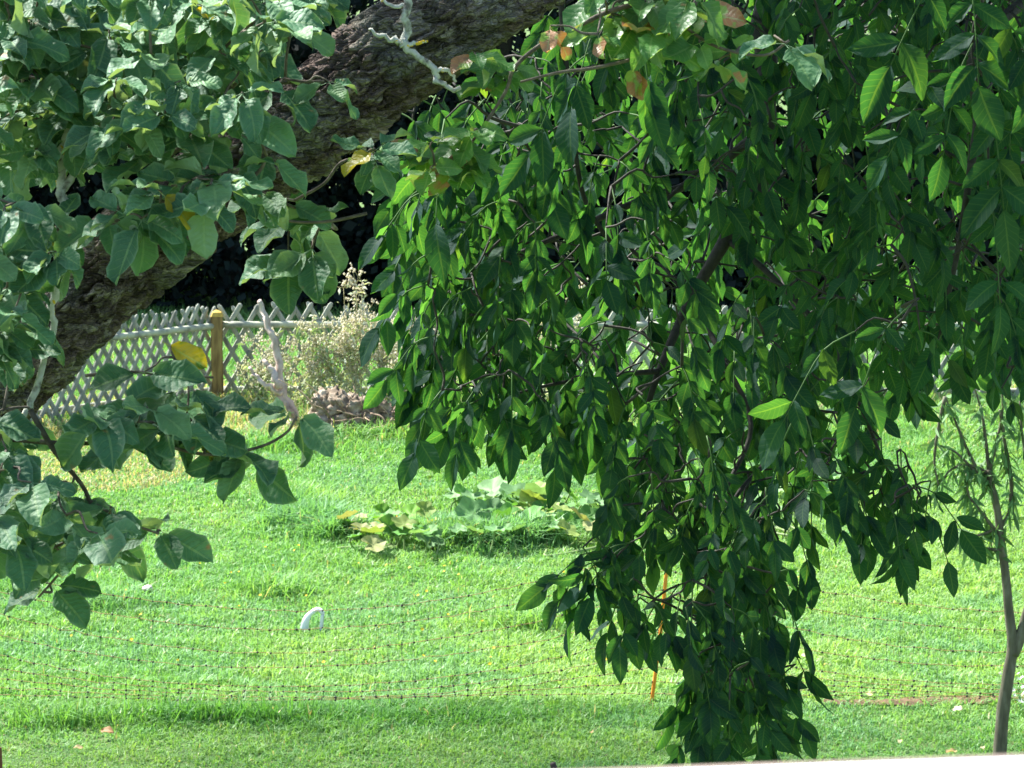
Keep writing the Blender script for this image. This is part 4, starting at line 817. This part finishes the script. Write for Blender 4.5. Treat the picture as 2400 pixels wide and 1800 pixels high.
def blob(c, r, seed, amp=.7, nu=44, nv_=64):
    V = []
    for a in np.linspace(.001, math.pi - .001, nu):
        for b in np.arange(nv_) * 2 * math.pi / nv_: V.append((math.sin(a) * math.cos(b), math.sin(a) * math.sin(b), math.cos(a)))
    V = np.array(V); k = 1 + amp * (fbm(V * 2.2 + seed, seed, 4) - .5) * 2 + 1.1 * np.abs(fbm(V * 6 + seed, seed + 3, 4) - .5); V = V * k[:, None] * np.array(r) + np.array(c)
    F = [(i * nv_ + j, i * nv_ + nv_ + j, i * nv_ + nv_ + (j + 1) % nv_, i * nv_ + (j + 1) % nv_) for i in range(nu - 1) for j in range(nv_)]; return V, np.array(F)
for c, r, sd in ((sb + (-.05, .05, .16), (.30, .2, .22), 4), (sb + (-.25, .05, .26), (.17, .15, .17), 9), (sb + (.2, 0, .12), (.2, .16, .2), 15)):
    V, F = blob(c, r, sd); MB().add(V, F).build('root_mass', M['stump'], stp)
rt = MB()
for _ in range(130):
    a = sb + (rng.normal(.05, .22), rng.normal(0, .08), rng.uniform(.02, .25)); e_ = a + (rng.normal(0, .2), rng.normal(-.08, .1), rng.normal(.0, .14)); e_[2] = max(e_[2], .03); v, f, u = tube(smooth_path([a, (a + e_) / 2 + rng.normal(0, .04, 3), e_], 4), np.linspace(.012, .004, 9), 5); rt.add(v, f, u, at=np.array((.30, .22, .15)) * rng.uniform(.5, 1.5))
o = rt.build('loose_roots', M['solid'], stp); o['kind'] = 'stuff'
lg = G(785, 1008); mb = MB(); pl_ = smooth_path([lg + (-.17, -.15, .11), lg + (0, -.16, .105), lg + (.14, -.12, .10)], 6); v, f, u = tube(pl_, .072 * (1 + .1 * np.sin(np.arange(len(pl_)))), 9, .3, 6); mb.add(v, f, u); tag(mb.build('log', M['deadwood'], origin=lg), 'short pale weathered log lying against the rotten stump', 'log')

# ------------------------------------------------------------------ willow sapling at the right
wb = G(2342, 1795); wil = empty('willow_sapling', wb); tag(wil, 'young forked willow sapling with slender drooping leaves at the right edge', 'tree'); WD = wb[1]
wsp = []
def wstem(name, pts, r0, r1, sides=10):
    pp = smooth_path([P(x, y, WD + (dd[0] if dd else 0)) for x, y, *dd in pts], 5); s_ = FPX / WD; v, f, u = tube(pp, np.linspace(r0 / s_, r1 / s_, len(pp)), sides, .12, 2); MB().add(v, f, u).build(name, M['willow_bark'], wil); wsp.append(pp); return pp
wstem('trunk', [(2340, 1800), (2345, 1740), (2352, 1660), (2362, 1590), (2372, 1530), (2372, 1490), (2364, 1430), (2358, 1360), (2348, 1280), (2338, 1200), (2325, 1140), (2318, 1100)], 17.5, 7)
wstem('branch', [(2374, 1535), (2392, 1490), (2408, 1430), (2430, 1330), (2440, 1200)], 15, 8)
for pts in ([(2322, 1130), (2290, 1110), (2240, 1060), (2190, 1040)], [(2300, 1120), (2265, 1050), (2240, 990), (2215, 930)], [(2318, 1105), (2310, 1030), (2300, 960), (2280, 900)], [(2318, 1105), (2335, 1040), (2350, 960), (2345, 880)], [(2345, 1260), (2300, 1200), (2270, 1160), (2265, 1110)], [(2345, 1290), (2310, 1285), (2268, 1275)], [(2335, 1240), (2290, 1255), (2250, 1250)], [(2340, 1245), (2365, 1200), (2372, 1130), (2360, 1050)], [(2318, 1110), (2270, 1090), (2230, 1100), (2205, 1130)], [(2345, 960), (2355, 1040), (2368, 1130), (2366, 1180)], [(2215, 930), (2200, 1000), (2190, 1080), (2200, 1140)], [(2440, 1210), (2410, 1100), (2395, 1010), (2390, 940)]):
    wstem('branch', pts, 5, 2.0, 6)
wlf = MB(); allp = np.concatenate(wsp[2:])
for _ in range(620):
    q0 = allp[rng.integers(len(allp))] + rng.normal(0, .015, 3); d_ = nrm((rng.normal(0, .5), rng.normal(0, .5), -.7 + rng.normal(0, .45))); s_ = nrm(np.cross(d_, rng.normal(0, 1, 3))); L = rng.uniform(.08, .16); w_ = L * .085; sg = rng.normal(0, .3)
    m1 = q0 + d_ * L * .35 + s_ * L * sg * .2; m2 = q0 + d_ * L * .7 + s_ * L * sg * .1; wlf.add([q0, m1 + s_ * w_, m2 + s_ * w_ * .8, q0 + d_ * L, m2 - s_ * w_ * .8, m1 - s_ * w_], np.array([(0, 1, 2, 3, 4, 5)]), at=np.array((.13, .26, .09)) * rng.uniform(.6, 1.3))
o = wlf.build('leaves', M['plant'], wil); o['kind'] = 'stuff'
# white-flowered plant at the right edge
fb_ = G(2410, 1680); fpn = empty('flowering_plant', fb_); tag(fpn, 'low plant with a cluster of white flowers at the right edge behind the sapling', 'plant'); lf = MB(); wf = MB()
for _ in range(160):
    q0 = fb_ + (rng.normal(.05, .10), rng.normal(0, .10), rng.uniform(.02, .22)); d_ = nrm(rng.normal(0, 1, 3) + (0, -.4, .3)); s_ = nrm(np.cross(d_, rng.normal(0, 1, 3))); L = rng.uniform(.03, .06)
    lf.add([q0, q0 + d_ * L * .5 + s_ * L * .2, q0 + d_ * L, q0 + d_ * L * .5 - s_ * L * .2], np.array([(0, 1, 2, 3)]), at=np.array((.09, .20, .06)) * rng.uniform(.7, 1.3))
for _ in range(70):
    q0 = fb_ + (rng.normal(.03, .10), rng.normal(-.04, .08), rng.uniform(.12, .30)); d_ = nrm(rng.normal(0, .5, 3) + (0, -.8, .7)); xa = nrm(np.cross(d_, (1, .2, .1))); ya = np.cross(d_, xa); an = np.arange(10) * .6283; r_ = np.where(np.arange(10) % 2, .5, 1) * .016
    wf.add(np.vstack([q0 + xa * (np.cos(an) * r_)[:, None] + ya * (np.sin(an) * r_)[:, None], q0 - d_ * .004]), np.array([(i, (i + 1) % 10, 10) for i in range(10)]), at=(.8, .8, .82))
o = lf.build('leaves', M['plant'], fpn); o['kind'] = 'stuff'; o = wf.build('flowers', M['plant'], fpn); o['kind'] = 'stuff'

# ------------------------------------------------------------------ white ledge in front of the window
a = P(1620, 1797, 1.55); b = P(2420, 1769, 1.47); dv_ = nrm(b - a); a2 = a - dv_ * .6; b2 = b + dv_ * .6; cr = nrm(np.cross(dv_, (0, 0, 1))); sill = empty('window_sill', (a2 + b2) / 2); tag(sill, 'white window ledge with a thin brownish rim across the bottom right corner', 'ledge')
def slab(p0, p1, w0, w1, z0, z1, name, mat, parent):
    V = np.array([p + cr * w + (0, 0, z) for z in (z0, z1) for w in (w0, w1) for p in (p0, p1)]); F = np.array([(0, 1, 3, 2), (4, 6, 7, 5), (0, 4, 5, 1), (2, 3, 7, 6), (0, 2, 6, 4), (1, 5, 7, 3)]); MB().add(V, F).build(name, mat, parent, smooth=False)
slab(a2, b2, .004, .30, -.03, 0, 'board', M['sill'], sill); slab(a2, b2, -.0015, .0035, -.034, .0004, 'rim', M['sill_edge'], sill)
